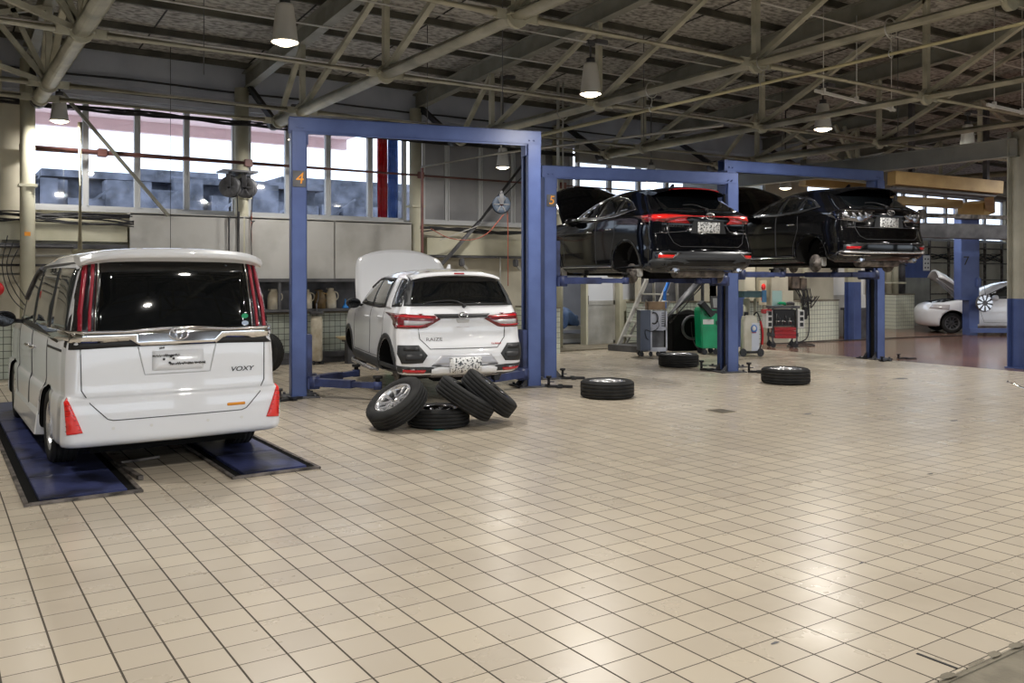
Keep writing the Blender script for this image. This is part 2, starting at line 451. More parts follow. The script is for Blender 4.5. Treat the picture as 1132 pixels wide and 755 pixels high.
bm = B(); bx(bm, .2, 1.32, YW, YW + .2, WZ0, WZ1); bx(bm, 34.7, 60, 17.9, 18.1, 2.9, 4.5); bx(bm, 18.5, 20, YW, YW + .2, WZ0, WZ1); struct('wall_pier', bm, M_wall)

# outside: sky-lit street
bm = B(); bx(bm, -30, 70, 16.0, 90, -.3, -.02); struct('ground_outside', bm, M_pave)
bm = B(); bx(bm, -12, 9, 17.6, 21.5, 5.1, 5.4); bx(bm, -12, 9, 21.3, 21.5, 4.85, 5.4)
tag(obj('canopy', bm, M_pinkext), 'pale pink canopy soffit outside above the windows', 'canopy')
bm = B()
for (x, w, h) in ((-6, 3, 5.0), (0.2, 2.2, 7.5), (8.5, 3.0, 6.3)):
    bx(bm, x, x + w, 44, 48, 0, h); bx(bm, x - .3, x + w + .3, 43.7, 48.3, h, h + .3)
    for q in range(3): bx(bm, x + .3 + q * .8, x + .7 + q * .8, 43.9, 44, h - 1.4, h - .6)
tag(obj('distant_buildings', bm, M_extblue), 'blue-grey buildings far off seen through the left windows', 'buildings')
bm = B()
bx(bm, 13, 22, 38, 42, 0, 6.0); bx(bm, 22, 90, 50, 54, 0, 4.5); bx(bm, -20, 3.5, 34, 36, 0, 3.9); bx(bm, 3.5, 13, 34, 36, 0, 5.0); bx(bm, 3.2, 13.3, 33.6, 36.4, 5.0, 5.25)
for k in range(40):
    x = -6 + k * .7 + rnd.uniform(-.2, .2); w = rnd.uniform(.3, 1.6); h = rnd.uniform(3.6, 5.2)
    bx(bm, x, x + w, 32.6 + rnd.uniform(0, .8), 33.5, 0, h)
    if k % 11 == 0: prism(bm, [(x - .2, h), (x + w + .2, h), (x + w / 2, h + .45)], .8, T(0, 32.6, 0))
for k in range(9): beam(bm, (-5 + k * 2.2, 32.3, 3.4 + .1 * (k % 3)), (-3.6 + k * 2.2, 32.3, 4.6), .08, .08)
tag(obj('low_warehouse', bm, M_extblue), 'long low blue-grey building across the street', 'building')
# red and blue banner cloth hanging just outside
for nm, x0, x1, m_, lb in (('banner', 7.43, 7.63, M_red, 'red banner cloth hanging outside the window'), ('banner', 7.66, 7.86, M_bluecloth, 'blue banner cloth hanging outside beside the red one')):
    b = B(); n = 16
    for z0, z1 in ((2.7, 4.56),):
        rows = []
        for j in range(9):
            z = z0 + (z1 - z0) * j / 8
            rows.append([b.verts.new((x0 + (x1 - x0) * i / n, 16.04 + .03 * math.sin(i * 1.4 + j * .3), z)) for i in range(n + 1)])
        for j in range(8):
            for i in range(n): b.faces.new((rows[j][i], rows[j][i + 1], rows[j + 1][i + 1], rows[j + 1][i]))
    bmesh.ops.solidify(b, geom=b.faces[:], thickness=.004)
    tag(obj(nm, b, m_, smooth=True), lb, 'banner')

# ---- lower wall: panels, ledges, tiles
bm = B()
for x0, x1 in ((2.76, 4.62), (4.64, 6.3), (6.32, 7.9)): bx(bm, x0, x1, 15.50, 15.53, 1.50, 2.63, bev=.006)
bx(bm, 2.76, 7.9, 15.50, 15.8, 2.60, 2.64)
tag(obj('sheet_metal_cover', bm, M_sheet), 'pale grey sheet metal cover over the wall between the first and second columns', 'wall cover')
bm = B(); bx(bm, .9, 2.74, 15.6, 15.8, 2.15, 2.48); struct('trim_20', bm, M_cream)
bm = B(); bx(bm, 8.3, 12.1, 15.6, 15.8, 2.02, 2.36); struct('trim_21', bm, M_cream)
bm = B(); bx(bm, -12, 2.74, 15.56, 15.8, 2.03, 2.10); bx(bm, 8.2, 12.1, 15.55, 15.8, 1.97, 2.01); struct('trim_22', bm, M_dkgrey)
bm = B(); bx(bm, -12, 0.95, 15.62, 15.8, 1.9, 4.9); bx(bm, -12, .95, 15.6, 15.62, 3.4, 3.43, mi=0); struct('wall_panel', bm, M_wall)
# niche with shelf
bm = B(); bx(bm, 3.0, 8.0, 15.72, 15.8, 0.95, 1.50); struct('trim_23', bm, M_dkgrey)
t = thing('wall_shelf', 'long dark grey shelf carrying oil jugs behind the left lift post', 'shelf', (5.4, 15.6, 0))
bm = B(); bx(bm, -2.5, 2.6, -.32, .12, .955, .995); obj('shelf_board', bm, M_dkgrey, t)
bm = B(); bx(bm, -2.5, 2.6, -.30, .1, 1.49, 1.55); obj('top_rail', bm, M_dkgrey, t)
for x in (-2.4, -.2, 1.65, 2.5):
    bm = B(); bx(bm, x - .025, x + .025, -.29, -.24, .995, 1.49); obj('post', bm, M_dkgrey, t)
for x in (-1.9, .1, 2.0):
    bm = B(); prism(bm, [(0, .955), (0, .80), (.02, .80), (.02, .955)], .3, T(x, -.28, 0)); obj('bracket', bm, M_dkgrey, t)
# tiled wainscot
def wains(n, x0, x1, y, z1, m, d=.25):
    bm = B(); bx(bm, x0, x1, y, y + d, 0.0, z1)
    struct('wall_wainscot_%d' % n if False else 'wall_wainscot', bm, m)
    bm = B(); bx(bm, x0 - .01, x1 + .01, y - .02, y + d + .01, z1, z1 + .03); struct('trim_30', bm, M_conc)
wains(1, -12, 8.0, 15.65, .90, M_wtile, .15)
wains(2, 8.0, 10.35, 15.65, .90, M_wtile, .15)
bm = B(); bx(bm, 1.5, 10.3, 15.45, 15.65, 0, .11); bx(bm, 2.0, 8, 15.40, 15.66, 0.11, .20); struct('baseboard_back', bm, M_dkgrey)
wains(3, 10.55, 10.85, 14.6, .93, M_wtile2, 1.2)
wains(4, 13.55, 15.2, 15.05, .98, M_wtile, .6)
wains(5, 15.2, 16.6, 14.25, .98, M_wtile, .9)
wains(6, 17.0, 19.2, 14.05, .98, M_wtile2, .9)
wains(7, 24.25, 25.2, 15.75, 1.03, M_wtile2, .6)
# lower rear wall behind the right-hand wainscots
bm = B(); bx(bm, 15.2, 19.6, 14.5, 14.62, .95, 2.6); bx(bm, 13.5, 15.2, 15.2, 15.3, .98, 2.6); bx(bm, 15.2, 15.3, 14.5, 15.3, .98, 2.6)
struct('wall_partition', bm, M_wall)
bm = B(); bx(bm, 13.6, 15.2, 15.12, 15.2, .98, 1.62); struct('trim_31', bm, M_dkgrey)
bm = B(); bx(bm, 10.9, 15.0, 14.9, 16.4, 0.0, .03); struct('floor_step', bm, M_conc)
# door side walls of the opening
bm = B(); bx(bm, 11.3, 14.4, 18.0, 18.1, 0, 2.6); bx(bm, 11.2, 11.3, 16, 18.1, 0, 2.6); bx(bm, 14.4, 14.5, 16, 18.1, 0, 2.6); bx(bm, 11.2, 14.5, 16, 18.1, 2.55, 2.65); bx(bm, 11.2, 14.5, 16.2, 18.1, -.1, .03); struct('wall_recess', bm, M_wallgrey)
t = thing('added_fill_light', 'added fill light in the small room behind the sliding door', 'lamp', (12.6, 17.1, 2.52))  # made-up lamp, added to brighten the dark recess behind the doorway
bm = B(); bx(bm, -.5, .5, -.06, .06, -.03, .03, bev=.01); obj('housing', bm, M_white, t)
ld = bpy.data.lights.new('strip', 'AREA'); ld.shape = 'RECTANGLE'; ld.size = .9; ld.size_y = .08; ld.energy = 9; ld.color = (1, .97, .9)
lo = bpy.data.objects.new('strip', ld); COL.objects.link(lo); lo.parent = t; lo.location = (0, 0, -.05)  # fill light of the recess, not a known fitting

bm = B()
for k in range(24):
    x = -8 + k * 1.82; beam(bm, (x, 15.7, roofz(15.7) + .415), (x, -8, roofz(-8) + .415), .02, .012)
struct('trim_60', bm, M_dark)
# ================================================================== ROOF TRUSSES
CH = 4.10
JY = [12.95, 10.02, 7.10, 4.17, 1.24, -1.7, -4.6, -7.5]
TX = [-2.1, 1.32, 4.75, 8.15, 11.65, 14.9, 18.4, 21.9]
tn = ['far left of the frame', 'over the white minivan', 'over the left lift post', 'over the second lift', 'third lift and lamp', 'over the rightmost black car', 'beyond the grey beam', 'farthest right']
def roof_truss(x, label):
    t = thing('roof_truss', label, 'truss', (x, 0, 0), 0, 'roof trusses')
    bm = B()                                         # I-section rafter
    a, b = Vector((0, 16.1, roofz(16.1))), Vector((0, -9, roofz(-9)))
    for (w, h, dz) in ((.15, .018, 0), (.15, .018, .28), (.014, .28, .14)):
        beam(bm, a + Vector((0, 0, dz)), b + Vector((0, 0, dz)), w, h)
    obj('rafter', bm, M_raft, t)
    bm = B(); tube(bm, [(0, 14.25, CH), (0, -9, CH)], .096, 18); obj('bottom_chord', bm, M_steel, t)
    bm = B(); beam(bm, (0, 14.2, CH), (0, 15.6, roofz(15.6)), .07, .10)
    cyl(bm, (0, 14.1, CH), (0, 14.32, CH), .11); obj('end_brace', bm, M_black, t)
    for y in [14.0] + JY:
        bm = B(); bx(bm, -.125, .125, y - .10, y + .10, CH - .008, CH + .010); cyl(bm, (0, y - .03, CH), (0, y + .03, CH), .118, seg=16); obj('gusset_plate', bm, M_steel, t)
    for i, y in enumerate(JY):
        zt = roofz(y)
        bm = B(); beam(bm, (0, y, CH), (0, y, zt), .075, .075); obj('vertical_strut', bm, M_steel, t)
        if y > -6:
            y2 = y - 2.92
            bm = B(); beam(bm, (.0, y, CH + .03), (.0, y2, roofz(y2) - .02), .075, .06); obj('diagonal_strut', bm, M_steel, t)
    bm = B(); beam(bm, (0, 14.05, CH), (0, 12.95, roofz(12.95)), .075, .06); obj('diagonal_strut', bm, M_steel, t)
    return t
for x, l in zip(TX, tn):
    roof_truss(x, 'khaki steel roof truss with tubular bottom chord, ' + l)
# lateral ties joining the chords
k = 0
for y in [14.02] + JY[:7]:
    for x0, x1 in zip(TX[:-1], TX[1:]):
        k += 1
        bm = B(); tube(bm, [(x0 + .24, y, CH), (x1 - .24, y, CH)], .036, 10)
        bx(bm, x0 + .06, x0 + .26, y - .008, y + .008, CH - .05, CH + .05); bx(bm, x1 - .26, x1 - .06, y - .008, y + .008, CH - .05, CH + .05)
        tag(obj('tie_tube', bm, M_steel), 'khaki tie tube, %s row from the back wall, bay %s' % (('wall', 'first', 'second', 'third', 'fourth', 'fifth', 'sixth', 'seventh')[([14.02] + JY).index(y)], ('left of the minivan', 'over the minivan', 'over the white suv', 'over the number 5 lift', 'over the rightmost lift', 'left of the grey girder end', 'farthest right')[TX.index(x0)]), 'tie tube', 'tie tubes between roof trusses')
# sway bracing between trusses at the eave and mid span (fans of struts)
for (y, x0, x1) in ((12.95, -2.1, 1.32), (10.02, -2.1, 1.32), (12.95, 14.9, 18.4), (10.02, 18.4, 21.9)):
    t = thing('sway_brace', 'khaki crossed sway bracing between roof trusses, ' + ('by the back wall, ' if y > 12 else 'one bay in, ') + ('left edge' if x0 < 0 else ('right of the black cars' if x0 < 15 else 'far right')), 'brace', (0, y, 0))
    for (xa, za, xb, zb) in ((x0, CH, x1, roofz(y)), (x1, CH, x0, roofz(y)), (x1, CH, (x0 + x1) / 2 + .9, roofz(y)), (x1, CH, (x0 + x1) / 2 + 1.25, roofz(y))):
        bm = B(); beam(bm, (xa, 0, za), (xb, 0, zb), .07, .06); obj('brace_bar', bm, M_steel, t)
# thin suspension rods and small pipes
for i, (x, y) in enumerate(((3.1, 12.2), (6.4, 9.9), (9.7, 8.4), (9.9, 11), (13.3, 8.6), (6.6, 12.4), (13.1, 10.8))):
    bm = B(); cyl(bm, (x, y, 3.9 if i else 4.3), (x, y, roofz(y) + .43), .006, seg=6)
    tag(obj('hanger_rod', bm, M_dkgrey), 'thin hanger rod from the roof boards ' + ('before the left windows', 'left of the middle lamp', 'right of the middle lamp', 'above the number 5 lift', 'near the right lamp', 'over the left lift arch', 'beside the right lamp, farther back')[i], 'rod', 'hanger rods')
# yellow gas pipe hung below the fourth chord
t = thing('gas_pipe', 'pale yellow pipe hung on hooks under the tubular chord above the lifts', 'pipe', (8.15, 0, 3.84))
bm = B(); tube(bm, [(0, 11.6, 0), (0, -4, 0)], .032, 12); obj('pipe', bm, M_yellowpipe, t)
for y in (10.9, 8.9, 7.0, 5.35, 3.7):
    bm = B(); lathe(bm, [(.103 + .007 * math.cos(q * PI / 3), .008 * math.sin(q * PI / 3)) for q in range(6)], 20, T(0, y, CH - 3.84) @ RX(PI / 2), closed=True)
    tube(bm, [(0, y, CH - 3.84 - .09), (.012, y, .1), (-.012, y, .06), (0, y, .03)], .006, 6, 1)
    lathe(bm, [(.038 + .005 * math.cos(q * PI / 3), .005 * math.sin(q * PI / 3)) for q in range(6)], 14, T(0, y, 0) @ RX(PI / 2), closed=True)
    obj('pipe_hook', bm, M_alu, t)
# cable tray lines and conduits
def conduit(name, pts, r, m, label, cat='conduit', seg=8, sub=0, group=None):
    bm = B(); tube(bm, pts, r, seg, sub); return tag(obj(name, bm, m), label, cat, group)
conduit('conduit', [(-6, 9.0, 4.62), (27, 9.0, 4.62)], .016, M_alu, 'long silver conduit carrying the middle row of lamps')
conduit('conduit', [(-6, 14.45, 4.42), (22, 14.45, 4.42)], .014, M_alu, 'silver conduit along the back wall carrying lamps')
conduit('conduit', [(-6, 6.1, 4.95), (22, 6.1, 4.95)], .014, M_alu, 'thin silver conduit nearer than the middle lamp row')
conduit('conduit', [(-6, 3.2, 4.7), (22, 3.2, 4.7)], .014, M_alu, 'silver conduit of the near lamp row overhead')
for (a, b, l) in (((10.4, 8.0, 4.2), (12.3, 8.0, 4.12), 'white support channel hanging left, near the third lamp'), ((12.3, 6.6, 3.98), (14.2, 6.6, 3.95), 'white support channel hanging right, below the rafters')):
    bm = B(); beam(bm, a, b, .03, .04)
    for q in (.1, .5, .95):
        p = Vector(a).lerp(Vector(b), q); cyl(bm, p, (p.x, p.y, roofz(p.y)), .006, seg=6); bx(bm, p.x - .02, p.x + .02, p.y - .025, p.y + .025, p.z - .03, p.z + .06)
    tag(obj('support_channel', bm, M_white), l, 'support channel')
for (y, z, l) in ((11.5, 5.0, 'white conduit high under the boards behind the middle lamp'), (7.9, 5.2, 'white conduit high under the boards before the middle lamp'), (5.2, 5.35, 'white conduit high under the boards in the near bay'), (12.4, 4.75, 'white conduit above the number 5 lift near the wall')):
    conduit('conduit', [(-6, y, z), (24, y, z)], .018, M_white, l)
# ceiling vent opening
bm = B(); zz = roofz(11.5) + .40
bx(bm, 1.7, 3.9, 10.9, 11.2, zz - .06, zz); tag(obj('roof_hatch', bm, M_dark), 'dark slot in the roof boards above the minivan', 'hatch')

# ---- black cable bundles on the walls
def bundle(x0, x1, y, z, n, label, amp=.05, group=None):
    bm = B()
    for i in range(n):
        pts = []
        k_ = int((x1 - x0) / .45) + 2
        ph = rnd.uniform(0, 6)
        for j in range(k_ + 1):
            x = x0 + (x1 - x0) * j / k_
            pts.append((x, y + rnd.uniform(-.02, .02), z + amp * math.sin(j * .9 + ph) * .6 + rnd.uniform(-amp, amp) * .5))
        tube(bm, pts, rnd.uniform(.010, .018), 6, 2)
    tag(obj('cable_bundle', bm, M_cable), label, 'cables', group, 'stuff')
bundle(-6, 2.8, 15.40, 2.46, 5, 'lower black cables sagging across the cream beam by the left column', .09)
bundle(-6, 2.8, 15.52, 2.56, 6, 'black cables running along the cream beam left of the sheet cover')
bundle(8.1, 13.5, 15.52, 2.52, 5, 'black cables sagging below the grey windows behind the suv', .06)
bundle(-6, 12, 15.42, 4.25, 7, 'black cables crossing the top of the window band', .05)
bundle(-6, 12, 15.6, 4.60, 4, 'black cables along the frame just above the windows', .015)
bundle(-6, 15, 15.7, 4.84, 2, 'black cables on the grey wall above the windows', .012)
bundle(13.5, 22, 13.95, 1.95, 5, 'dark cables on the rear wall below the raised black cars', .08)
bundle(20.5, 34, 17.75, 2.3, 6, 'tangled dark cables on the wall behind the white car', .15)
for i in range(4):
    conduit('wall_pipe', [(-6, 15.45 - .05 * i, 1.62 + .14 * i), (1.9, 15.45 - .05 * i, 1.62 + .14 * i)], .022, (M_alu, M_dkgrey)[i % 2], ('lowest', 'second', 'third', 'topmost')[i] + ' of the pipes on the wall behind the minivan', 'pipe')
conduit('drop_pipe', [(1.95, 14.95, 3.95), (1.95, 14.95, 2.0), (1.95, 15.6, 1.98)], .035, M_cream, 'cream vertical pipe in front of the left windows', 'pipe')
# brown red sprinkler pipe across the windows
t = thing('sprinkler_pipe', 'brown red pipe running across the whole window band', 'pipe', (0, 15.52, 3.58))
bm = B(); tube(bm, [(1.25, 0, 0), (21, 0, 0)], .045, 12); obj('pipe', bm, M_redpipe, t)
for x in (1.25, 2.35, 4.7, 8.1, 11.6): 
    bm = B(); bx(bm, x - .07, x + .07, -.06, .09, -.065, .065, bev=.01); obj('clamp', bm, M_redpipe, t)
# diagonal braces on the wall
bm = B(); beam(bm, (1.75, 15.35, 4.45), (3.35, 15.45, 2.6), .05, .05); tag(obj('wall_brace', bm, M_raft), 'slanting brace bar in front of the leftmost windows', 'brace')
t = thing('wall_brace', 'pair of long slanting bars on the wall behind the suv roof', 'brace')
bm = B(); beam(bm, (8.30, 15.2, 1.72), (9.27, 15.2, 2.69), .06, .06); obj('square_bar', bm, M_dkgrey, t)
bm = B(); beam(bm, (9.27, 15.2, 2.69), (10.5, 15.2, 4.12), .04, .04); beam(bm, (9.0, 15.15, 2.5), (10.7, 15.2, 4.0), .02, .02); obj('dark_bar', bm, M_black, t)
bm = B(); beam(bm, (9.2, 15.15, 2.60), (8.35, 15.15, 2.30), .018, .018); obj('thin_bar', bm, M_alu, t)
# hanging rail frame near the reel
t = thing('hanging_rail', 'thin grey rail frame hanging in front of the grey windows', 'rail')
bm = B(); tube(bm, [(7.8, 14.9, 3.66), (8.7, 13.5, 3.83), (10.6, 9.9, 4.0)], .022, 8); obj('rail_tube', bm, M_alu, t)
bm = B(); beam(bm, (7.82, 14.9, 3.66), (7.82, 14.9, 1.55), .04, .04); obj('drop_bar', bm, M_redpipe, t)
for (p, q, r_) in (((8.7, 13.5, 3.83), (8.7, 13.5, 5.4), .012), ((10.28, 13.9, 5.4), (10.28, 13.9, 3.16), .03), ((10.4, 13.9, 5.4), (10.4, 13.9, 3.16), .015)):
    bm = B(); cyl(bm, p, q, r_); obj('hanger', bm, M_alu, t)

# ---- columns
def column(x, y, r, z1, m, label, sq=False):
    t = thing('steel_column', label, 'column', (x, y, 0))
    bm = B()
    if sq: bx(bm, -r, r, -r, r, 0, z1)
    else: cyl(bm, (0, 0, 0), (0, 0, z1), r, seg=24)
    obj('shaft', bm, m, t)
    bm = B(); bx(bm, -r - .05, r + .05, -r - .05, r + .05, 0, .02); bx(bm, -r - .02, r + .02, -r - .02, r + .02, 2.95, 2.99); obj('collar', bm, m, t)
    return t
c_ = column(1.27, 15.3, .105, 4.9, M_cream, 'round cream steel column at the left end of the windows')
bm = B(); bx(bm, -.05, .03, -.112, -.10, 2.2, 2.26); obj('sticker', bm, M_orange, c_)
column(4.62, 15.62, .12, 4.9, M_cream, 'grey cream column between the bright windows by the twin reels')
column(8.05, 15.62, .12, 4.9, M_cream, 'cream column between the bright and the grey windows')
column(11.6, 15.7, .12, 4.9, M_cream, 'cream column behind the raised car with red lamps')
t = thing('steel_column', 'beige steel column with blue lower part at the right edge', 'column', (15.78, 7.90, 0))
def hsec(bm, z0, z1, w=.13, d=.15):
    bx(bm, -w, w, -d, -d + .015, z0, z1); bx(bm, -w, w, d - .015, d, z0, z1); bx(bm, -.008, .008, -d + .015, d - .015, z0, z1); bx(bm, w - .012, w - .001, -d + .015, d - .015, z0, z1)
bm = B(); hsec(bm, 1.2, 4.1); obj('shaft', bm, M_colgrey, t)
bm = B(); hsec(bm, 0.0, 1.2); bx(bm, -.16, .16, -.18, .18, 0, .02); obj('painted_foot', bm, M_blue, t)
bm = B(); bx(bm, -.12, .0, -.157, -.15, .03, .42); obj('cover_plate', bm, M_black, t)
t = thing('steel_column', 'beige column with blue lower half beside the tiled wall', 'column', (19.35, 13.75, 0))
bm = B(); hsec(bm, 1.45, 4.6, .14, .14); obj('shaft', bm, M_cream, t)
bm = B(); hsec(bm, 0, 1.45, .14, .14); obj('painted_foot', bm, M_blue, t)
# grey girder
t = thing('girder', 'grey bolted girder running from the right column to the back wall', 'girder', (15.70, 0, 3.66))
bm = B()
bx(bm, -.008, .008, 7.9, 16, 0, .32); bx(bm, -.09, .09, 7.9, 16, 0, .016); bx(bm, -.09, .09, 7.9, 16, .305, .32); obj('web', bm, M_greybeam, t)
for yy in (9.2, 12.6):
    bm = B()
    bx(bm, -.025, .02, yy - .16, yy + .16, .04, .28)
    for i in range(4):
        for j in range(2): cyl(bm, (-.035, yy - .09 + j * .18, .08 + i * .055), (-.02, yy - .09 + j * .18, .08 + i * .055), .013, seg=6)
    obj('splice_plate', bm, M_greybeam, t)
bm = B(); bx(bm, 11.65, 45, 15.0, 15.15, 4.05, 4.45); struct('trim_40', bm, M_greybeam)
bm = B(); bx(bm, 15.7, 45, 12.3, 12.45, 3.72, 4.10); struct('trim_41', bm, M_raft)
# ---- pendant lamps
def lamp(x, y, zb, label, s=1.0, zc=4.62, power=LAMP_POWER, grp='pendant lamps'):
    t = thing('pendant_lamp', label, 'lamp', (x, y, zb), 0, grp)
    bm = B(); lathe(bm, [(.05 * s, .40 * s), (.085 * s, .40 * s), (.092 * s, .37 * s), (.135 * s, .02 * s), (.148 * s, 0.0), (.140 * s, .0), (.128 * s, .02 * s), (.085 * s, .34 * s)], 28)
    obj('lamp_shade', bm, M_bell, t, True)
    bm = B(); lathe(bm, [(.001, -.035 * s), (.07 * s, -.028 * s), (.125 * s, .0), (.125 * s, .02), (.001, .03)], 24); obj('diffuser', bm, M_glow, t, True)
    bm = B(); cyl(bm, (0, 0, .40 * s), (0, 0, .47 * s), .055 * s); cyl(bm, (0, 0, .46 * s), (0, 0, zc - zb), .014); bx(bm, -.06, .06, -.03, .03, zc - zb - .04, zc - zb + .03, bev=.008); bx(bm, .06, .26, -.05, .05, zc - zb, zc - zb + .06, bev=.008)
    obj('stem', bm, M_dkgrey, t)
    if y > 13: power *= .42 if x < 10 else .8
    ld = bpy.data.lights.new('lamp_light', 'AREA'); ld.shape = 'DISK'; ld.size = .24 * s; ld.energy = power; ld.color = LAMP_COL
    lo = bpy.data.objects.new('lamp_light', ld); COL.objects.link(lo); lo.parent = t; lo.location = (0, 0, -.045 * s)
    return t
lamp(3.13, 9.05, 4.04, 'bell pendant lamp above the minivan, largest at the top left')
lamp(7.18, 9.0, 3.95, 'bell pendant lamp hanging in the middle above the black cars')
lamp(11.9, 9.0, 3.93, 'bell pendant lamp hanging at the right below the rafters')
lamp(1.66, 14.9, 3.93, 'bell pendant lamp before the far left window', .95, 4.45)
lamp(5.15, 14.4, 3.88, 'bell pendant lamp half hidden by the left lift post', .8, 4.45)
lamp(8.96, 13.85, 3.62, 'bell pendant lamp framed by the left lift arch', .9, 5.3)
lamp(12.9, 14.1, 3.6, 'bell pendant lamp behind the second lift', .9, 5.4)
lamp(16.5, 13.5, 3.62, 'bell pendant lamp glowing above the rightmost black car', 1.0, 5.45)
for i, (x, y) in enumerate(((-1, 9.0), (16.1, 9.0), (21, 9.0), (22, 13.8), (26, 9.0),
                            (-1.0, 3.2), (3.2, 3.2), (7.3, 3.2), (11.7, 3.2), (16, 3.2), (21, 3.2),
                            (-1, -2.5), (3.2, -2.5), (7.3, -2.5), (11.7, -2.5), (16, -2.5))):
    lamp(x, y, 4.0, 'bell pendant lamp of the %s row, %s' % ({9.0: 'middle', 13.8: 'back', 3.2: 'near', -2.5: 'rearmost'}[y], {-1: 'far left', -1.0: 'far left', 16.1: 'above the grey girder', 16: 'right', 21: 'far right', 22: 'over the white wagon', 26: 'farthest right', 3.2: 'left', 7.3: 'centre', 11.7: 'right of centre'}[x]), 1.0, 4.62 if y == 9.0 else (4.7 if y == 3.2 else roofz(y) + .4))

# ================================================================== TWO-POST LIFTS
def glyph_plate(parent, txt, x, y, z, s=.17, name='number_plate'):
    bm = B(); bx(bm, x - s / 2, x + s / 2, y - .006, y, z - s * .62, z + s * .62); p = obj(name, bm, M_dkgrey, parent)
    text_obj(txt, s * 1.25, M_orange, p, T(x, y - .008, z) @ RX(PI / 2), 'painted_number', .001, .15)
def lift(loc, ang, width, h, hw, armz, label, number=None, bh=.19, reach=(.9, .9, .85, .85), armside=0.62, pw=.20, lside=None, ltop=None):
    """loc = foot of the left post, beam along local x"""
    t = thing('two_post_lift', label, 'car lift', loc, ang, 'blue two post lifts')
    for s, x0 in ((1, 0.0), (-1, width)):
        # C-shaped post, open towards the bay (s = inward direction)
        bm = B(); d = .27
        a0, a1 = sorted((x0, x0 + s * .012)); bx(bm, a0, a1, -d / 2, d / 2, 0, h)
        b0, b1 = sorted((x0, x0 + s * pw))
        for sy in (-1, 1):
            y0, y1 = sorted((sy * d / 2, sy * (d / 2 - .012))); bx(bm, b0, b1, y0, y1, 0, h)
            l0, l1 = sorted((x0 + s * (pw - .012), x0 + s * pw)); y0, y1 = sorted((sy * d / 2, sy * (d / 2 - .07))); bx(bm, l0, l1, y0, y1, 0, h)
        p = obj('post', bm, M_blue, t)
        bm = B(); e0, e1 = sorted((x0 + s * .02, x0 + s * (pw - .03))); bx(bm, e0, e1, -.05, .05, .02, h - .05)
        for q in range(int(h / .12)): bx(bm, min(x0 + s * (pw - .03), x0 + s * (pw + .0)), max(x0 + s * (pw - .03), x0 + s * (pw + .0)), -.055, -.03, .1 + q * .12, .16 + q * .12)
        obj('chain_cover', bm, M_black, p)
        bm = B(); bx(bm, x0 - .10 if s > 0 else x0 - pw - .16, x0 + pw + .16 if s > 0 else x0 + .10, -.24, .24, 0, .018, bev=.004)
        for sx in (-.06, pw + .10):
            for sy in (-.19, .19): cyl(bm, (x0 + s * sx, sy, .018), (x0 + s * sx, sy, .045), .02, seg=6)
        for sy in (-1, 1):
            prism(bm, [(0, .018), (.11 * s, .018), (0, .14)] if s > 0 else [(0, .018), (0, .14), (.11 * s, .018)], .012, T(x0 + s * pw, sy * .11, 0))
        obj('base_plate', bm, M_dkgrey, t)
        # carriage and arms
        cz = armz
        bm = B(); c0, c1 = sorted((x0 + s * (pw - .06), x0 + s * (pw + .07))); bx(bm, c0, c1, -.11, .11, cz - .08, cz + .62, bev=.008)
        k0, k1 = sorted((x0 + s * (pw + .0), x0 + s * (pw + .16))); bx(bm, k0, k1, -.20, .20, cz - .09, cz + .06, bev=.01)
        ca = obj('carriage', bm, M_navy, t)
        for sy, rch in ((-1, reach[0]), (1, reach[1])):
            px = x0 + s * (pw + .09); py = sy * .16
            tx_ = hw[0] + (-armside if s > 0 else armside); ty_ = hw[1] + sy * rch
            p0 = Vector((px, py, cz)); p1 = Vector((tx_, ty_, cz)); d_ = (p1 - p0).normalized()
            pm = p0 + (p1 - p0) * .62
            bm = B(); beam(bm, p0 - d_ * .05, pm, .12, .10); cyl(bm, p0 + Vector((0, 0, -.08)), p0 + Vector((0, 0, .08)), .075, seg=20)
            a_ = obj('arm', bm, M_navy, t)
            bm = B(); beam(bm, pm - d_ * .2, p1, .085, .07); cyl(bm, p1 + Vector((0, 0, -.05)), p1 + Vector((0, 0, .05)), .055, seg=18); obj('arm_extension', bm, M_navy, a_)
            bm = B(); cyl(bm, p1 + Vector((0, 0, .04)), p1 + Vector((0, 0, .10)), .03, seg=14); cyl(bm, p1 + Vector((0, 0, .09)), p1 + Vector((0, 0, .125)), .06, seg=20); obj('lift_pad', bm, M_rubber, a_)
    bm = B(); bx(bm, -.02, width + .02, -.09, .09, h, h + .012); bx(bm, -.02, width + .02, -.09, -.078, h - bh + .19 - .01, h + bh); bx(bm, -.02, width + .02, .078, .09, h, h + bh); bx(bm, -.02, width + .02, -.09, .09, h + bh - .012, h + bh)
    for sx in (0.02, width - .02 - pw):
        bx(bm, sx, sx + pw, -.10, .10, h - .16, h + .0); 
        for q in range(2): cyl(bm, (sx + .06 + q * .07, -.10, h + .06), (sx + .06 + q * .07, -.115, h + .06), .012, seg=6)
    obj('cross_beam', bm, M_blue, t)
    if number: glyph_plate(t, number[0], number[1], -.142, number[2], number[3])
    return t
A14 = -R(14)
# foot positions of left posts measured in plan; local x runs along the beam
lift((3.98, 11.30, 0), -R(13.5), 3.50, 3.48, (1.62, -.05), .20, 'blue two post lift with number 4 holding the white suv', ('4', .10, 2.86, .17), .20, (.75, .8))
lift((7.98, 11.22, 0), -R(16.5), 3.40, 3.12, (1.75, .1), 1.52, 'blue two post lift with number 5 holding the black car with red lamps', ('5', .11, 2.76, .15), .19, (.75, .9), pw=.2)
lift((11.60, 10.86, 0), -R(8), 3.80, 3.43, (1.85, .6), 1.62, 'blue two post lift holding the rightmost raised black car', None, .19, (.75, .9))
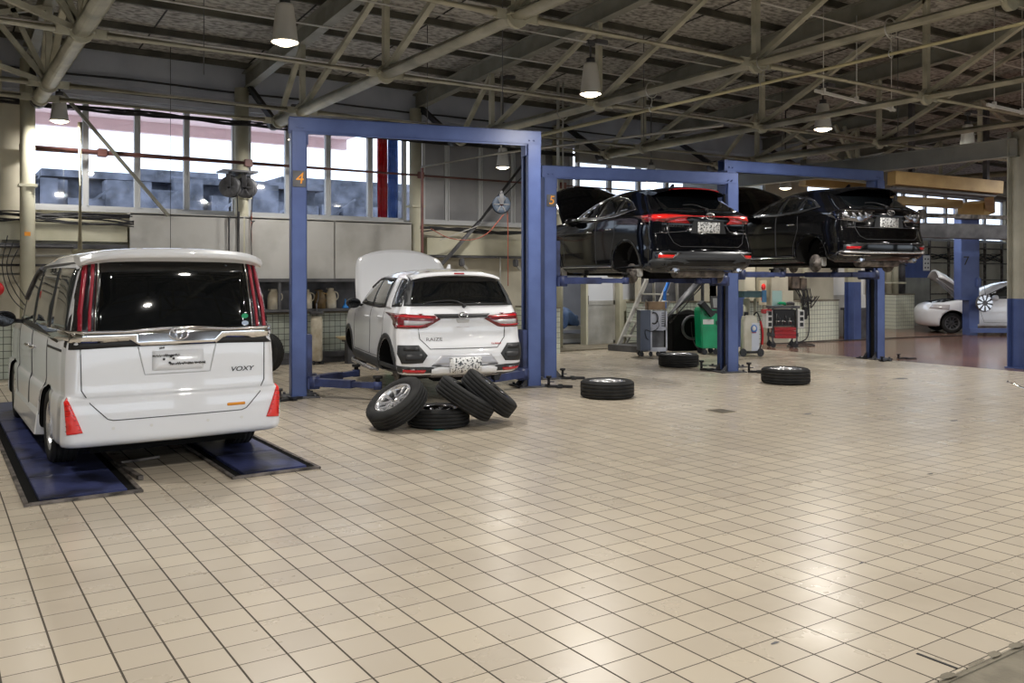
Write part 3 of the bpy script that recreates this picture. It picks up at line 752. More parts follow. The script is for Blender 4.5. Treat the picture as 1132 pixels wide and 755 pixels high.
# control stub posts in front of lift 2's left post (stepped cabinet)
# locking stands / feet next to the posts
def foot_jack(x, y, rz, label):
    t = thing('foot_stand', label, 'stand', (x, y, 0), rz, 'black arm stands by the lift posts')
    bm = B(); beam(bm, (-.20, 0, .03), (.20, 0, .03), .09, .05); beam(bm, (0, -.12, .03), (0, .14, .03), .08, .05); obj('foot', bm, M_black, t)
    bm = B(); cyl(bm, (-.18, 0, .04), (-.18, 0, .24), .022); cyl(bm, (-.18, 0, .22), (-.18, 0, .27), .045, seg=18); obj('screw_post', bm, M_black, t)
    bm = B(); tube(bm, [(-.18, -.06, .12), (-.18, .06, .12), (-.10, .08, .12)], .012, 6); obj('handle', bm, M_dkgrey, t)
    t.scale = (.9, .9, .62 if x < 14 else .35)
    return t
foot_jack(3.86, 10.98, R(20), 'black foot stand at the left lift post number 4')
foot_jack(7.52, 10.12, R(-40), 'black foot stand right of the suv lift post')
foot_jack(8.32, 10.86, R(-30), 'black foot stand by lift post number 5')
foot_jack(11.0, 10.55, R(-60), 'black foot stand behind the second right post')
foot_jack(11.42, 9.88, R(-45), 'black foot stand in front of the second right post')
foot_jack(15.0, 9.95, R(10), 'black foot stand left of the rightmost post')
foot_jack(15.75, 10.0, R(-30), 'black foot stand right of the rightmost post')
# ================================================================== TYRES AND WHEELS
def tyre_bm(Rr, W, rim, seg=72):
    h = W / 2
    prof = [(rim, -h * .80), (rim + .012, -h * .93), (rim + .35 * (Rr - rim), -h * 1.0), (rim + .7 * (Rr - rim), -h * .98), (Rr - .022, -h * .90), (Rr - .006, -h * .80)]
    for k in range(4):
        z = h * (-.60 + .40 * k)
        prof += [(Rr, z - .13 * h), (Rr, z - .035 * h), (Rr - .009, z - .03 * h), (Rr - .009, z + .03 * h), (Rr, z + .035 * h)]
    prof += [(Rr - .006, h * .80), (Rr - .022, h * .90), (rim + .7 * (Rr - rim), h * .98), (rim + .35 * (Rr - rim), h * 1.0), (rim + .012, h * .93), (rim, h * .80)]
    def mod(pi_, i, r, z):
        if r > Rr - .012 and i % 2 and abs(z) > .52 * h: return r - .005, z
        if abs(r - (Rr - .022)) < 1e-6 and i % 2: return r - .005, z
        return r, z
    bm = B(); lathe(bm, prof, seg, None, mod, closed=True); fixn(bm); return bm
def rim_bm(rim, W, spokes=5, pair=True, depth=.03):
    """spoked alloy, outer face towards +z"""
    h = W / 2; bm = B()
    lathe(bm, [(rim + .006, h * .86), (rim - .004, h * .90), (rim - .018, h * .80), (rim - .022, h * .3), (rim - .03, -h * .8), (rim + .004, -h * .85)], 48, cap=False)
    zo = h * .80 - depth
    lathe(bm, [(.001, zo + .012), (.028, zo + .012), (.036, zo + .004), (.062, zo - .004), (.068, zo - .03), (.001, zo - .03)], 24)
    n = spokes * (2 if pair else 1)
    for k in range(spokes):
        for s in ((-1, 1) if pair else (0,)):
            a = 2 * PI * k / spokes
            w0, w1 = (.016, .020) if pair else (.026, .034)
            off0, off1 = s * .024, s * .052
            pts = []
            for (r, w, o, z) in ((.05, w0, off0, zo), (rim * .55, w1 * .8, (off0 + off1) / 2, zo - .004), (rim - .012, w1, off1, h * .74)):
                pts.append((r, w, o, z))
            rings = []
            M_ = RZ(a)
            for r, w, o, z in pts:
                rings.append([bm.verts.new(M_ @ Vector((r, o + dx, z + dz))) for dx, dz in ((-w / 1.0, -.022), (w / 1.0, -.022), (w * .7, 0), (-w * .7, 0))])
            for q in range(2):
                for i in range(4):
                    j = (i + 1) % 4; bm.faces.new((rings[q][i], rings[q][j], rings[q + 1][j], rings[q + 1][i]))
            bm.faces.new(list(reversed(rings[0]))); bm.faces.new(rings[-1])
    fixn(bm); return bm
def disc_bm(r0=.145, r1=.07):
    bm = B(); lathe(bm, [(.001, .03), (.035, .03), (.035, .012), (r1, .012), (r1, 0), (r0, 0), (r0, -.006), (r1, -.006)][:6] + [(r0, -.022), (.001, -.022)], 40)
    for k in range(5):
        a = 2 * PI * k / 5; cyl(bm, (.056 * math.cos(a), .056 * math.sin(a), .012), (.056 * math.cos(a), .056 * math.sin(a), .045), .007, seg=8)
    fixn(bm); return bm
def wheel(name, Rr, W, rimr, spokes, rimmat, mtx, parent=None, pair=True, label=None, cat=None, group=None):
    t = obj(name, tyre_bm(Rr, W, rimr), M_rubber, parent, False)
    t.matrix_local = mtx
    rm = obj('alloy_rim', rim_bm(rimr, W, spokes, pair), rimmat, t)
    bm = B(); cyl(bm, (0, 0, -W * .3), (0, 0, -W * .28), rimr - .03, seg=32); cyl(bm, (0, 0, W * .24), (0, 0, W * .39 - .012), .024, seg=16)
    obj('wheel_back', bm, M_black, t)
    tag(t, label, cat, group)
    return t

# ================================================================== CAR BODY BUILDER
def pchip(xs, ys, x):
    n = len(xs)
    if x <= xs[0]: return ys[0]
    if x >= xs[-1]: return ys[-1]
    d = [(ys[i + 1] - ys[i]) / (xs[i + 1] - xs[i]) for i in range(n - 1)]
    def m(i):
        if i == 0: return d[0]
        if i == n - 1: return d[-1]
        if d[i - 1] * d[i] <= 0: return 0
        h0, h1 = xs[i] - xs[i - 1], xs[i + 1] - xs[i]
        w1, w2 = 2 * h1 + h0, h1 + 2 * h0
        return (w1 + w2) / (w1 / d[i - 1] + w2 / d[i])
    for i in range(n - 1):
        if x <= xs[i + 1]:
            h = xs[i + 1] - xs[i]; t = (x - xs[i]) / h
            return (2 * t**3 - 3 * t**2 + 1) * ys[i] + (t**3 - 2 * t**2 + t) * h * m(i) + (-2 * t**3 + 3 * t**2) * ys[i + 1] + (t**3 - t**2) * h * m(i + 1)
def ring_pts(y0, y1, w, cr, cf, br, bf, taper=0.0):
    """closed outline in plan (x, y): rear face, right side, front face, left side. cr, cf=(rx, ry) corner radii"""
    L_ = []
    rx, ry = cr; fx, fy = cf
    n1, nc, ns = 8, 8, 26
    ny = lambda x, b: b * (x / w) ** 2
    half = []
    for i in range(n1): half.append(((w - rx) * i / n1, 0, 'r'))
    for i in range(nc):
        a = PI / 2 * i / nc
        half.append((w - rx + rx * math.sin(a), ry * (1 - math.cos(a)), 'r'))
    pts = [(x, y0 + y + ny(min(x, w), br)) for x, y, _ in half]
    ys0 = y0 + ry + br; ys1 = y1 - fy - bf
    for i in range(ns + 1):
        y = ys0 + (ys1 - ys0) * i / ns
        q = (y - (ys0 + ys1) / 2) / ((ys1 - ys0) / 2 + 1e-6)
        pts.append((w - 0.0 - taper * abs(q) ** 2.2, y))
    for i in range(1, nc + 1):
        a = PI / 2 * i / nc
        pts.append((w - taper - fx + fx * math.cos(a), ys1 + fy * math.sin(a) + bf * (1 - ((w - fx + fx * math.cos(a)) / w) ** 2)))
    for i in range(1, n1 + 1):
        x = (w - taper - fx) * (1 - i / n1)
        pts.append((x, y1 - bf * (x / w) ** 2))
    # rear corner must also honour taper
    out = []
    for (x, y) in pts:
        if y <= ys0 + 1e-6: x = x * (w - taper) / w
        out.append((x, y))
    left = [(-x, y) for x, y in reversed(out[1:-1])]
    return out + left
def car_body(levels, keys=('z', 'y0', 'y1', 'w', 'cr', 'cf', 'br', 'bf', 'dr', 'df', 'tp'), cap=(0.0, 0.0), nsub=4, crown=0.03, mats=None, arches=None, archR=.34, name='body', parent=None, archdepth=.30, widen=None):
    """levels: rows of z, rear y, front y, half width, corner rear (rx=ry), corner front, bow rear, bow front, dz rear, dz front, side taper"""
    n = len(levels); ts = list(range(n)); cols = list(zip(*levels))
    rows = []
    for k in range((n - 1) * nsub + 1):
        t = k / nsub
        rows.append([pchip(ts, c, t) for c in cols])
    bm = B(); rings = []
    for (z, y0, y1, w, cr, cf, br, bf, dr, df, tp) in rows:
        P = ring_pts(y0, y1, w, (cr, cr), (cf, cf), br, bf, tp)
        ring = []
        for x, y in P:
            u = (y - y0) / (y1 - y0)
            ring.append(bm.verts.new((x, y, z + dr * (1 - u) ** 2 + df * u ** 2)))
        rings.append(ring)
    M = len(rings[0])
    for a, b in zip(rings[:-1], rings[1:]):
        for i in range(M):
            j = (i + 1) % M; bm.faces.new((a[i], a[j], b[j], b[i])).smooth = True
    # roof cap: shrinking copies
    last = rings[-1]; c = sum((v.co for v in last), Vector()) / M
    prev = last
    for q, f in enumerate((.8, .55, .3, .08)):
        ring = [bm.verts.new((c.x + (v.co.x - c.x) * f, c.y + (v.co.y - c.y) * (f * .6 + .4 * (1 - (1 - f) ** 1.0)), v.co.z + crown * (1 - f ** 2))) for v in last]
        for i in range(M):
            j = (i + 1) % M; bm.faces.new((prev[i], prev[j], ring[j], ring[i])).smooth = True
        prev = ring
    bm.faces.new(prev).smooth = True
    f = bm.faces.new(list(reversed(rings[0]))); f.material_index = 1
    fixn(bm)
    if widen: widen(bm)
    body = obj(name, bm, mats, parent)
    if arches:
        cb = B()
        w = max(l[3] for l in levels)
        for (y, z) in arches:
            for s in (-1, 1):
                x0, x1 = s * (w - archdepth), s * (w + .25)
                cyl(cb, (x0, y, z), (x1, y, z), archR, seg=48)
        for fc in cb.faces: fc.material_index = 1; fc.smooth = False
        fixn(cb)
        cut = obj('cut', cb, [M_matblk, M_matblk], parent)
        md = body.modifiers.new('b', 'BOOLEAN'); md.operation = 'DIFFERENCE'; md.object = cut; md.solver = 'EXACT'
        bpy.context.view_layer.update()
        dg = bpy.context.evaluated_depsgraph_get()
        me = bpy.data.meshes.new_from_object(body.evaluated_get(dg))
        body.modifiers.clear(); old = body.data; body.data = me; me.name = name
        bpy.data.meshes.remove(old); bpy.data.objects.remove(cut)
    body['_'] = 0; del body['_']
    return body

VIEW = {'rear': (Vector((0, 1, 0)), lambda a, b: Vector((a, -4, b))),
        'front': (Vector((0, -1, 0)), lambda a, b: Vector((a, 9, b))),
        'left': (Vector((1, 0, 0)), lambda a, b: Vector((-4, a, b))),
        'right': (Vector((-1, 0, 0)), lambda a, b: Vector((4, a, b))),
        'top': (Vector((0, 0, -1)), lambda a, b: Vector((a, b, 5)))}
class Skin:
    def __init__(s, body):
        bm = bmesh.new(); bm.from_mesh(body.data)
        s.t = BVHTree.FromBMesh(bm); bm.free()
    zmap = None
    def hit(s, view, a, b):
        if s.zmap and view in ('rear', 'left', 'right'):
            m_ = s.zmap[0 if view == 'rear' else 1]; b = pchip(m_[0], m_[1], b)
        d, o = VIEW[view]
        h = s.t.ray_cast(o(a, b), d)
        if h[0] is None:
            p = o(a, b) + d * {'rear': 4.1, 'top': 4.0, 'front': 4.8}.get(view, 3.2)
            h = s.t.find_nearest(p)
            if h[0] is None: return p, -d
            return Vector(h[0]), -d
        nrm = Vector(h[1])
        if nrm.dot(d) > 0: nrm = -nrm
        return Vector(h[0]), nrm
    def pt(s, view, a, b, off=0.0):
        p, n = s.hit(view, a, b); return p + n * off
    def patch(s, view, outline, m, name, parent, off=.004, thick=.012, step=.06, smooth=True, sub=.04, bulge=0.0):
        P = []
        n = len(outline)
        for i in range(n):
            a, b = Vector(outline[i]), Vector(outline[(i + 1) % n]); k = max(1, int((b - a).length / sub))
            for q in range(k): P.append(a.lerp(b, q / k))
        E_ = [(i, (i + 1) % len(P)) for i in range(len(P))]
        xs = [p.x for p in P]; ys = [p.y for p in P]
        V_ = list(P)
        def inside(x, y):
            c = False; j = len(P) - 1
            for i in range(len(P)):
                if (P[i].y > y) != (P[j].y > y) and x < (P[j].x - P[i].x) * (y - P[i].y) / (P[j].y - P[i].y) + P[i].x: c = not c
                j = i
            return c
        def dist(x, y): return min((Vector((x, y)) - p).length for p in P)
        x = min(xs) + step / 2
        while x < max(xs):
            y = min(ys) + step / 2
            while y < max(ys):
                if inside(x, y) and dist(x, y) > step * .4: V_.append(Vector((x, y)))
                y += step
            x += step
        r = geometry.delaunay_2d_cdt(V_, E_, [], 1, 1e-5)
        vs, es, fs = r[0], r[1], r[2]
        bm = B(); bv = []; nr = []
        d = VIEW[view][0]
        for v in vs:
            p, nn = s.hit(view, v.x, v.y)
            bv.append(bm.verts.new(p + nn * off)); nr.append(nn)
        for f in fs:
            try: fc = bm.faces.new([bv[i] for i in f])
            except ValueError: continue
            fc.normal_update()
            if fc.normal.dot(d) > 0: fc.normal_flip()
            fc.smooth = smooth
        if thick:
            bm.verts.ensure_lookup_table(); bm.verts.index_update()
            be = [e for e in bm.edges if len(e.link_faces) == 1]
            mp = {}
            for e in be:
                for v in e.verts:
                    if v.index not in mp: mp[v.index] = bm.verts.new(v.co - nr[v.index] * thick)
            for e in be:
                a, b = e.verts
                f = e.link_faces[0]; lp = [l for l in f.loops if l.edge == e][0]
                a, b = lp.vert, lp.link_loop_next.vert
                bm.faces.new((b, a, mp[a.index], mp[b.index]))
        return obj(name, bm, m, parent)
    def line(s, view, pts, r, m, name, parent, off=0.0, closed=False, seg=6, step=.05):
        Q = []
        pp = list(pts) + ([pts[0]] if closed else [])
        for a, b in zip(pp[:-1], pp[1:]):
            a, b = Vector(a), Vector(b); k = max(1, int((b - a).length / step))
            for i in range(k): Q.append(a.lerp(b, i / k))
        Q.append(Vector(pp[-1]))
        bm = B(); tube(bm, [s.pt(view, q.x, q.y, off) for q in Q], r, seg)
        return obj(name, bm, m, parent)
    def place(s, view, a, b, off=0.0):
        """matrix with z along the outward normal and y up"""
        p, n = s.hit(view, a, b)
        up = Vector((0, 0, 1)); x = up.cross(n).normalized(); y = n.cross(x).normalized()
        M = Matrix((x, y, n)).transposed().to_4x4(); M.translation = p + n * off
        return M
def mir(pts): return [(-a, b) for a, b in pts]
def rrect(x0, x1, z0, z1, r=.02, n=4):
    o = []
    for cx, cz, a0 in ((x1 - r, z1 - r, 0), (x0 + r, z1 - r, 90), (x0 + r, z0 + r, 180), (x1 - r, z0 + r, 270)):
        for i in range(n + 1):
            a = R(a0 + 90 * i / n); o.append((cx + r * math.cos(a), cz + r * math.sin(a)))
    return o
def annulus(y, z, r0, r1, a0, a1, n=24):
    o = [(y + r1 * math.cos(R(a0 + (a1 - a0) * i / n)), z + r1 * math.sin(R(a0 + (a1 - a0) * i / n))) for i in range(n + 1)]
    return o + [(y + r0 * math.cos(R(a1 + (a0 - a1) * i / n)), z + r0 * math.sin(R(a1 + (a0 - a1) * i / n))) for i in range(n + 1)]
def oval_emblem(parent, M, s=.055, m=None):
    """emblem of three overlapping ellipses"""
    bm = B(); m = m or M_chrome
    for (a, b, cx, cy, th) in ((1.0, .66, 0, 0, .075), (.30, .60, 0, .0, .06), (.66, .24, 0, .28, .06)):
        pts = [(cx + a * math.cos(2 * PI * i / 36), cy + b * math.sin(2 * PI * i / 36), .1) for i in range(37)]
        tube(bm, [Vector(p) * s for p in pts], th * s, 6)
    for v in bm.verts: v.co = M @ v.co
    return obj('emblem', bm, m, parent)
def scribble(parent, M, w, h, m, seed, name='lettering', th=.004):
    r_ = random.Random(seed); bm = B(); x = -w / 2
    while x < w / 2:
        st = r_.uniform(.35, .7) * h
        tube(bm, [(x, -h / 2 * r_.uniform(.2, 1), 0), (x + st * .4, h / 2 * r_.uniform(.3, 1), 0), (x + st, -h / 2 * r_.uniform(.2, 1), 0)], th * r_.uniform(.5, 1.1), 5)
        if r_.random() < .5: tube(bm, [(x, 0, 0), (x + st * 1.2, h * .1, 0)], th * .6, 5)
        x += st * r_.uniform(.9, 1.3)
    for v in bm.verts: v.co = M @ v.co
    return obj(name, bm, m, parent)
def mirror_part(parent, side, y, z, m, x, glass=True, w=.22, h=.16):
    bm = B()
    lathe(bm, [(.001, -.06), (.6, -.055), (.95, -.02), (1, .03), (.97, .06), (.85, .07), (.001, .07)], 20)
    for v in bm.verts: v.co = Vector((v.co.x * w / 2, -v.co.z * 1.0, v.co.y * h / 2)) + Vector((side * (x + w * .55), y, z))
    beam(bm, (side * (x - .08), y + .03, z - .04), (side * (x + .06), y + .02, z - .02), .05, .04)
    o = obj('door_mirror', fixn(bm), m, parent, True)
    if glass:
        bm = B(); lathe(bm, [(.001, 0), (1, 0)], 24)
        for v in bm.verts: v.co = Vector((v.co.x * w * .40, 0, v.co.y * h * .40)) + Vector((side * (x + w * .55), y - .074, z))
        for f in bm.faces:
            f.normal_update()
            if f.normal.y > 0: f.normal_flip()
        obj('mirror_glass', bm, M_glass, o)
def door_handles(S, car, spots, m, side='left'):
    for (y, z) in spots:
        p = S.pt(side, y, z, .0); s = -1 if side == 'left' else 1
        bm = B(); tube(bm, [(p.x - s * .01, y - .10, z), (p.x + s * .035, y - .07, z), (p.x + s * .035, y + .07, z), (p.x - s * .01, y + .10, z)], .013, 8, 1)
        obj('door_handle', bm, m, car)
def raised_hood(car, y0, z0, ln, w, ang, m, name='hood', thick=.04, tipw=.86, crown=.05):
    """open bonnet hinged at (y0,z0), leaning up by ang degrees from the horizontal, pointing forward"""
    bm = B(); nx, ny = 14, 12; top = []; bot = []
    for j in range(ny + 1):
        v = j / ny; rt, rb = [], []
        for i in range(nx + 1):
            u = -1 + 2 * i / nx
            ww = w * (1 - (1 - tipw) * v ** 2) * (1 - .10 * v ** 8)
            l = ln * (v - .10 * v ** 6 * abs(u) ** 2.5) * 1.0
            z = crown * (1 - u ** 2) + .10 * math.sin(v * PI * .5) * 0 - .12 * v ** 3 * ln
            rt.append(bm.verts.new((u * ww, l, z))); rb.append(bm.verts.new((u * ww * .97, l * .985, z - thick)))
        top.append(rt); bot.append(rb)
    for A in (top, bot):
        for j in range(ny):
            for i in range(nx): bm.faces.new((A[j][i], A[j][i + 1], A[j + 1][i + 1], A[j + 1][i])).smooth = True
    for j in range(ny):
        for A, Bb, k in ((top, bot, 0), (top, bot, nx)): bm.faces.new((A[j][k], A[j + 1][k], Bb[j + 1][k], Bb[j][k]))
    for i in range(nx):
        for j in (0, ny): bm.faces.new((top[j][i], top[j][i + 1], bot[j][i + 1], bot[j][i]))
    fixn(bm)
    h = obj(name, bm, m, car)
    h.location = (0, y0, z0); h.rotation_euler = (R(ang), 0, 0)
    b2 = B(); beam(b2, (-w * .45, .1, -thick - .015), (0, ln * .8, -thick - .08), .06, .03); beam(b2, (w * .45, .1, -thick - .015), (0, ln * .8, -thick - .08), .06, .03)
    obj('hood_brace', b2, m, h)
    return h

# ------------------------------------------------------------------ WHITE MINIVAN
def minivan():
    t = thing('minivan', 'white minivan with tall tail lamps and dark rear window parked on the floor plates', 'car', (1.705, 7.44, 0.0), R(0.9))
    #      z    y0    y1    w    cr   cf   br   bf   dr df  tp
    LV = [(.25, .10, 4.50, .80, .14, .35, .03, .10, 0, 0, .01),
          (.27, .03, 4.62, .86, .11, .32, .03, .12, 0, 0, .01),
          (.32, .00, 4.68, .875, .10, .30, .03, .12, 0, 0, .01),
          (.45, .00, 4.70, .874, .09, .28, .03, .12, 0, 0, .01),
          (.60, .010, 4.71, .868, .08, .26, .03, .12, 0, 0, .01),
          (.635, .02, 4.70, .858, .08, .25, .03, .12, 0, 0, .01),
          (.655, .055, 4.69, .846, .09, .25, .03, .12, 0, 0, .02),
          (.85, .065, 4.66, .848, .10, .22, .03, .12, 0, 0, .025),
          (1.00, .07, 4.58, .845, .10, .22, .03, .12, 0, 0, .03),
          (1.06, .075, 4.40, .838, .10, .22, .03, .14, 0, 0, .035),
          (1.12, .08, 4.12, .825, .10, .25, .03, .18, 0, 0, .04),
          (1.30, .10, 3.82, .802, .10, .22, .035, .16, 0, 0, .04),
          (1.50, .13, 3.46, .768, .10, .20, .04, .15, 0, 0, .04),
          (1.66, .16, 3.10, .732, .11, .20, .04, .15, 0, 0, .04),
          (1.73, .19, 2.85, .685, .13, .22, .04, .14, 0, -.01, .04),
          (1.775, .24, 2.62, .635, .16, .25, .04, .12, 0, -.01, .04),
          (1.795, .36, 2.40, .54, .18, .25, .04, .10, 0, -.01, .04)]
    body = car_body(LV, mats=[M_pwhite, M_matblk], arches=[(.93, .32), (3.78, .32)], archR=.355, parent=t, crown=.02)
    S = Skin(body)
    # roof spoiler with its end fins
    bm = B(); n = 22; rows = []
    for i in range(n + 1):
        u = -1 + 2 * i / n; x = u * .715; e = abs(u) ** 7
        prof = [(.30, 1.800 - .05 * u * u), (.10, 1.815 - .035 * u * u - .03 * e), (-.03, 1.800 - .03 * u * u - .04 * e), (-.065, 1.775 - .03 * u * u - .05 * e), (-.045, 1.735 - .02 * u * u - .05 * e), (.02, 1.705 - .015 * u * u - .03 * e), (.25, 1.70)]
        rows.append([bm.verts.new((x, y + .16 * abs(u) ** 5 + .03 * u * u, z)) for y, z in prof])
    for a, b in zip(rows[:-1], rows[1:]):
        for k in range(len(a)): bm.faces.new((a[k], a[(k + 1) % len(a)], b[(k + 1) % len(a)], b[k])).smooth = k not in (2, 4)
    bm.faces.new(rows[0]); bm.faces.new(list(reversed(rows[-1]))); fixn(bm)
    obj('roof_spoiler', bm, M_pwhite, t)
    # rear glass
    S.patch('rear', [(-.625, 1.10), (.625, 1.10), (.612, 1.30), (.572, 1.735), (-.572, 1.735), (-.612, 1.30)], M_glass, 'rear_window', t, .010, .02, .12)
    g = t.children[-1]
    bm = B()
    for s_, x in (('a', .48),):
        pass
    bm.free()
    for (x, z, m_) in ((.555, 1.245, M_green), (.555, 1.185, mat('pale blue sticker', (.45, .55, .70), .5))):
        S.patch('rear', [(x + .030 * math.cos(2 * PI * i / 16), z + .020 * math.sin(2 * PI * i / 16)) for i in range(16)], m_, 'sticker', t, .013, 0, .05)
    # tail lamps: black housing, two red light bars, outer side wrap
    for s in (-1, 1):
        o = [(.620, 1.14), (.612, 1.30), (.575, 1.735), (.660, 1.70), (.735, 1.40), (.765, 1.14)]
        hs = S.patch('rear', [(s * a, b) for a, b in o], M_lampdk, 'tail_lamp_housing', t, .012, .02, .05)
        side = 'right' if s > 0 else 'left'
        S.patch(side, [(.10, 1.08), (.115, 1.42), (.19, 1.715), (.26, 1.70), (.235, 1.42), (.22, 1.08)], M_lampdk, 'tail_lamp_side', t, .006, .012, .05)
        for (dx, w_) in ((.022, .022), (.080, .024)):
            oo = [(.625 + dx, 1.15), (.618 + dx, 1.30), (.582 + dx * .75, 1.70), (.582 + dx * .75 + w_, 1.695), (.618 + dx + w_, 1.30), (.625 + dx + w_, 1.15)]
            S.patch('rear', [(s * a, b) for a, b in oo], M_lensv, 'light_bar', t, .022, .014, .05)
        S.patch('rear', [(s * a, b) for a, b in ((.600, 1.70), (.655, 1.695), (.656, 1.67), (.602, 1.675))], M_lensv, 'light_bar', t, .023, .014, .05)
        S.patch('rear', [(s * a, b) for a, b in ((.615, 1.10), (.627, 1.10), (.616, 1.30), (.578, 1.735), (.566, 1.735), (.604, 1.30))], M_chrome, 'chrome_edge', t, .016, .01, .06)
    # chrome garnish across the tail
    S.patch('rear', [(-.82, 1.16), (.82, 1.16), (.825, 1.06), (.79, 1.015), (.40, 1.025), (-.40, 1.025), (-.79, 1.015), (-.825, 1.06)], M_black, 'garnish_base', t, .010, .02, .08)
    S.patch('rear', [(-.82, 1.15), (-.42, 1.15), (-.14, 1.165), (.14, 1.165), (.42, 1.15), (.82, 1.15), (.815, 1.075), (.62, 1.06), (.36, 1.075), (.30, 1.03), (-.30, 1.03), (-.36, 1.075), (-.62, 1.06), (-.815, 1.075)], M_chrome, 'chrome_garnish', t, .028, .02, .06)
    S.line('rear', [(-.81, 1.148), (-.40, 1.145), (-.13, 1.165), (.13, 1.165), (.40, 1.145), (.81, 1.148)], .010, M_chrome, 'garnish_edge', t, .03)
    for s in (-1, 1):
        S.patch('right' if s > 0 else 'left', [(.09, 1.145), (.27, 1.13), (.24, 1.06), (.085, 1.07)], M_chrome, 'garnish_end', t, .012, .012, .05)
    M = S.place('rear', 0, 1.118, .036); oval_emblem(t, M, .075)
    # badges reaching out of window bottom: lettering and plate
    S.patch('rear', [(-.30, 1.02), (.30, 1.02), (.26, .80), (-.26, .80)], M_pwhite, 'plate_recess', t, -.002, 0, .08)
    S.line('rear', [(-.305, 1.02), (-.255, .80), (.255, .80), (.305, 1.02)], .006, mat('panel crease', (.55, .56, .58), .5), 'recess_edge', t, .0)
    pl = S.patch('rear', rrect(-.20, .20, .825, .985, .01), M_pwhite, 'number_plate', t, .007, .006, .1)
    scribble(t, S.place('rear', -.10, .945, .018), .20, .022, M_black, 3, th=.0035)
    scribble(t, S.place('rear', .07, .875, .018), .27, .024, M_black, 5, th=.004)
    bm = B(); Mp = S.place('rear', -.07, .905, .018)
    for (dx, dy) in ((-.045, .01), (.01, .03), (.03, .012), (.0, -.02)): cyl(bm, Mp @ Vector((dx, dy, 0)), Mp @ Vector((dx, dy, .004)), .010, seg=8)
    obj('lettering', bm, M_black, t)
    scribble(t, S.place('rear', -.13, 1.005, .006), .03, .02, M_black, 8, 'tailgate_switch')
    text_obj('VOXY', .055, M_black, t, S.place('rear', .52, .80, .004), 'badge', .003, .25, sx=1.3)
    # tailgate gap
    S.line('rear', [(-.72, 1.02), (-.715, .70), (-.66, .60), (-.54, .475), (-.50, .462), (.50, .462), (.54, .475), (.66, .60), (.715, .70), (.72, 1.02)], .0038, M_seam, 'panel_gap', t, .003)
    S.patch('rear', rrect(.38, .53, .505, .528, .006), M_orange, 'orange_sticker', t, .004, .006, .06)
    # bumper reflectors with slats
    for s in (-1, 1):
        o = [(.715, .385), (.820, .375), (.832, .62), (.812, .645)]
        rf = S.patch('rear', [(s * a, b) for a, b in o], M_lensb, 'bumper_reflector', t, .014, .02, .03)
        for q in range(6):
            z = .41 + q * .038; xi = .722 + (z - .385) * .37
            S.line('rear', [(s * xi, z), (s * .825, z - .006)], .0028, M_lensd, 'slat', rf, .015)
        for (x) in (.22, .50):
            Ms = S.place('rear', s * x, .40, .002); bm = B(); cyl(bm, Ms @ Vector((0, 0, 0)), Ms @ Vector((0, 0, .003)), .012, seg=14); obj('parking_sensor', bm, M_white, t)
    # side glazing
    for side in ('left', 'right'):
        S.patch(side, [(.27, 1.12), (.30, 1.69), (.50, 1.70), (2.6, 1.68), (3.05, 1.55), (3.72, 1.17), (3.66, 1.11), (.9, 1.08)], M_black, 'window_surround', t, .003, .008, .1)
        for pts in ([(.34, 1.15), (.37, 1.64), (.98, 1.655), (1.00, 1.14)], [(1.10, 1.14), (1.08, 1.655), (1.98, 1.655), (2.02, 1.14)], [(2.12, 1.14), (2.08, 1.645), (2.62, 1.625), (2.98, 1.50), (3.18, 1.37), (3.20, 1.14)]):
            S.patch(side, pts, M_tint, 'side_window', t, .007, .006, .12)
        S.patch(side, [(3.27, 1.14), (3.27, 1.33), (3.60, 1.15)], M_tint, 'quarter_window', t, .007, .006, .12)
        S.line(side, [(.28, 1.085), (.9, 1.075), (3.7, 1.10)], .010, M_chrome, 'belt_moulding', t, .004)
        S.patch(side, rrect(.35, 1.05, .985, 1.005, .004), M_black, 'slide_rail', t, .003, .006, .1)
        S.line(side, [(1.06, 1.08), (1.06, .72), (1.28, .52), (1.30, .38), (2.05, .38), (2.05, 1.08)], .005, M_seam, 'panel_gap', t)
        S.line(side, [(2.08, 1.08), (2.08, .38), (3.02, .38), (3.20, .62), (3.22, 1.08)], .005, M_seam, 'panel_gap', t)
        S.line(side, [(2.4, 1.66), (2.7, 1.625), (3.02, 1.50), (3.3, 1.35)], .022, M_dkgrey, 'window_visor', t, .012)
        door_handles(S, t, [(1.88, .93), (2.24, .93)], M_chrome, side)
        s = -1 if side == 'left' else 1
        # side skirt flaring out
        bm = B(); rows = []
        for y, b_ in ((1.33, .035), (1.36, .045), (2.2, .04), (3.25, .035), (3.36, .01)):
            rows.append([bm.verts.new((s * x, y, z)) for x, z in ((.858, .47), (.862 + b_ * .6, .36), (.862 + b_, .20), (.80, .19), (.80, .45))])
        for a, b in zip(rows[:-1], rows[1:]):
            for k in range(5): bm.faces.new((a[k], a[(k + 1) % 5], b[(k + 1) % 5], b[k]))
        bm.faces.new(rows[0]); bm.faces.new(list(reversed(rows[-1]))); fixn(bm); obj('side_skirt', bm, M_pwhite, t)
        mirror_part(t, s, 3.30, 1.14, M_black, .86, w=.23, h=.17)
    # underside
    bm = B(); bx(bm, -.62, .62, .30, 4.4, .17, .30); cyl(bm, (-.66, .93, .32), (.66, .93, .32), .045); bx(bm, -.45, .25, .25, .60, .20, .28, bev=.03); obj('underbody', bm, M_matblk, t)
    bm = B(); tube(bm, [(.42, .16, .27), (.42, .6, .27), (.3, 1.2, .25)], .028, 10); obj('exhaust_pipe', bm, M_rust, t)
    for y in (.93, 3.78):
        for s in (-1, 1):
            w = wheel('wheel', .318, .205, .205, 5, M_silver, T(s * .745, y, .326) @ RY(s * PI / 2), t)
    return t
minivan()

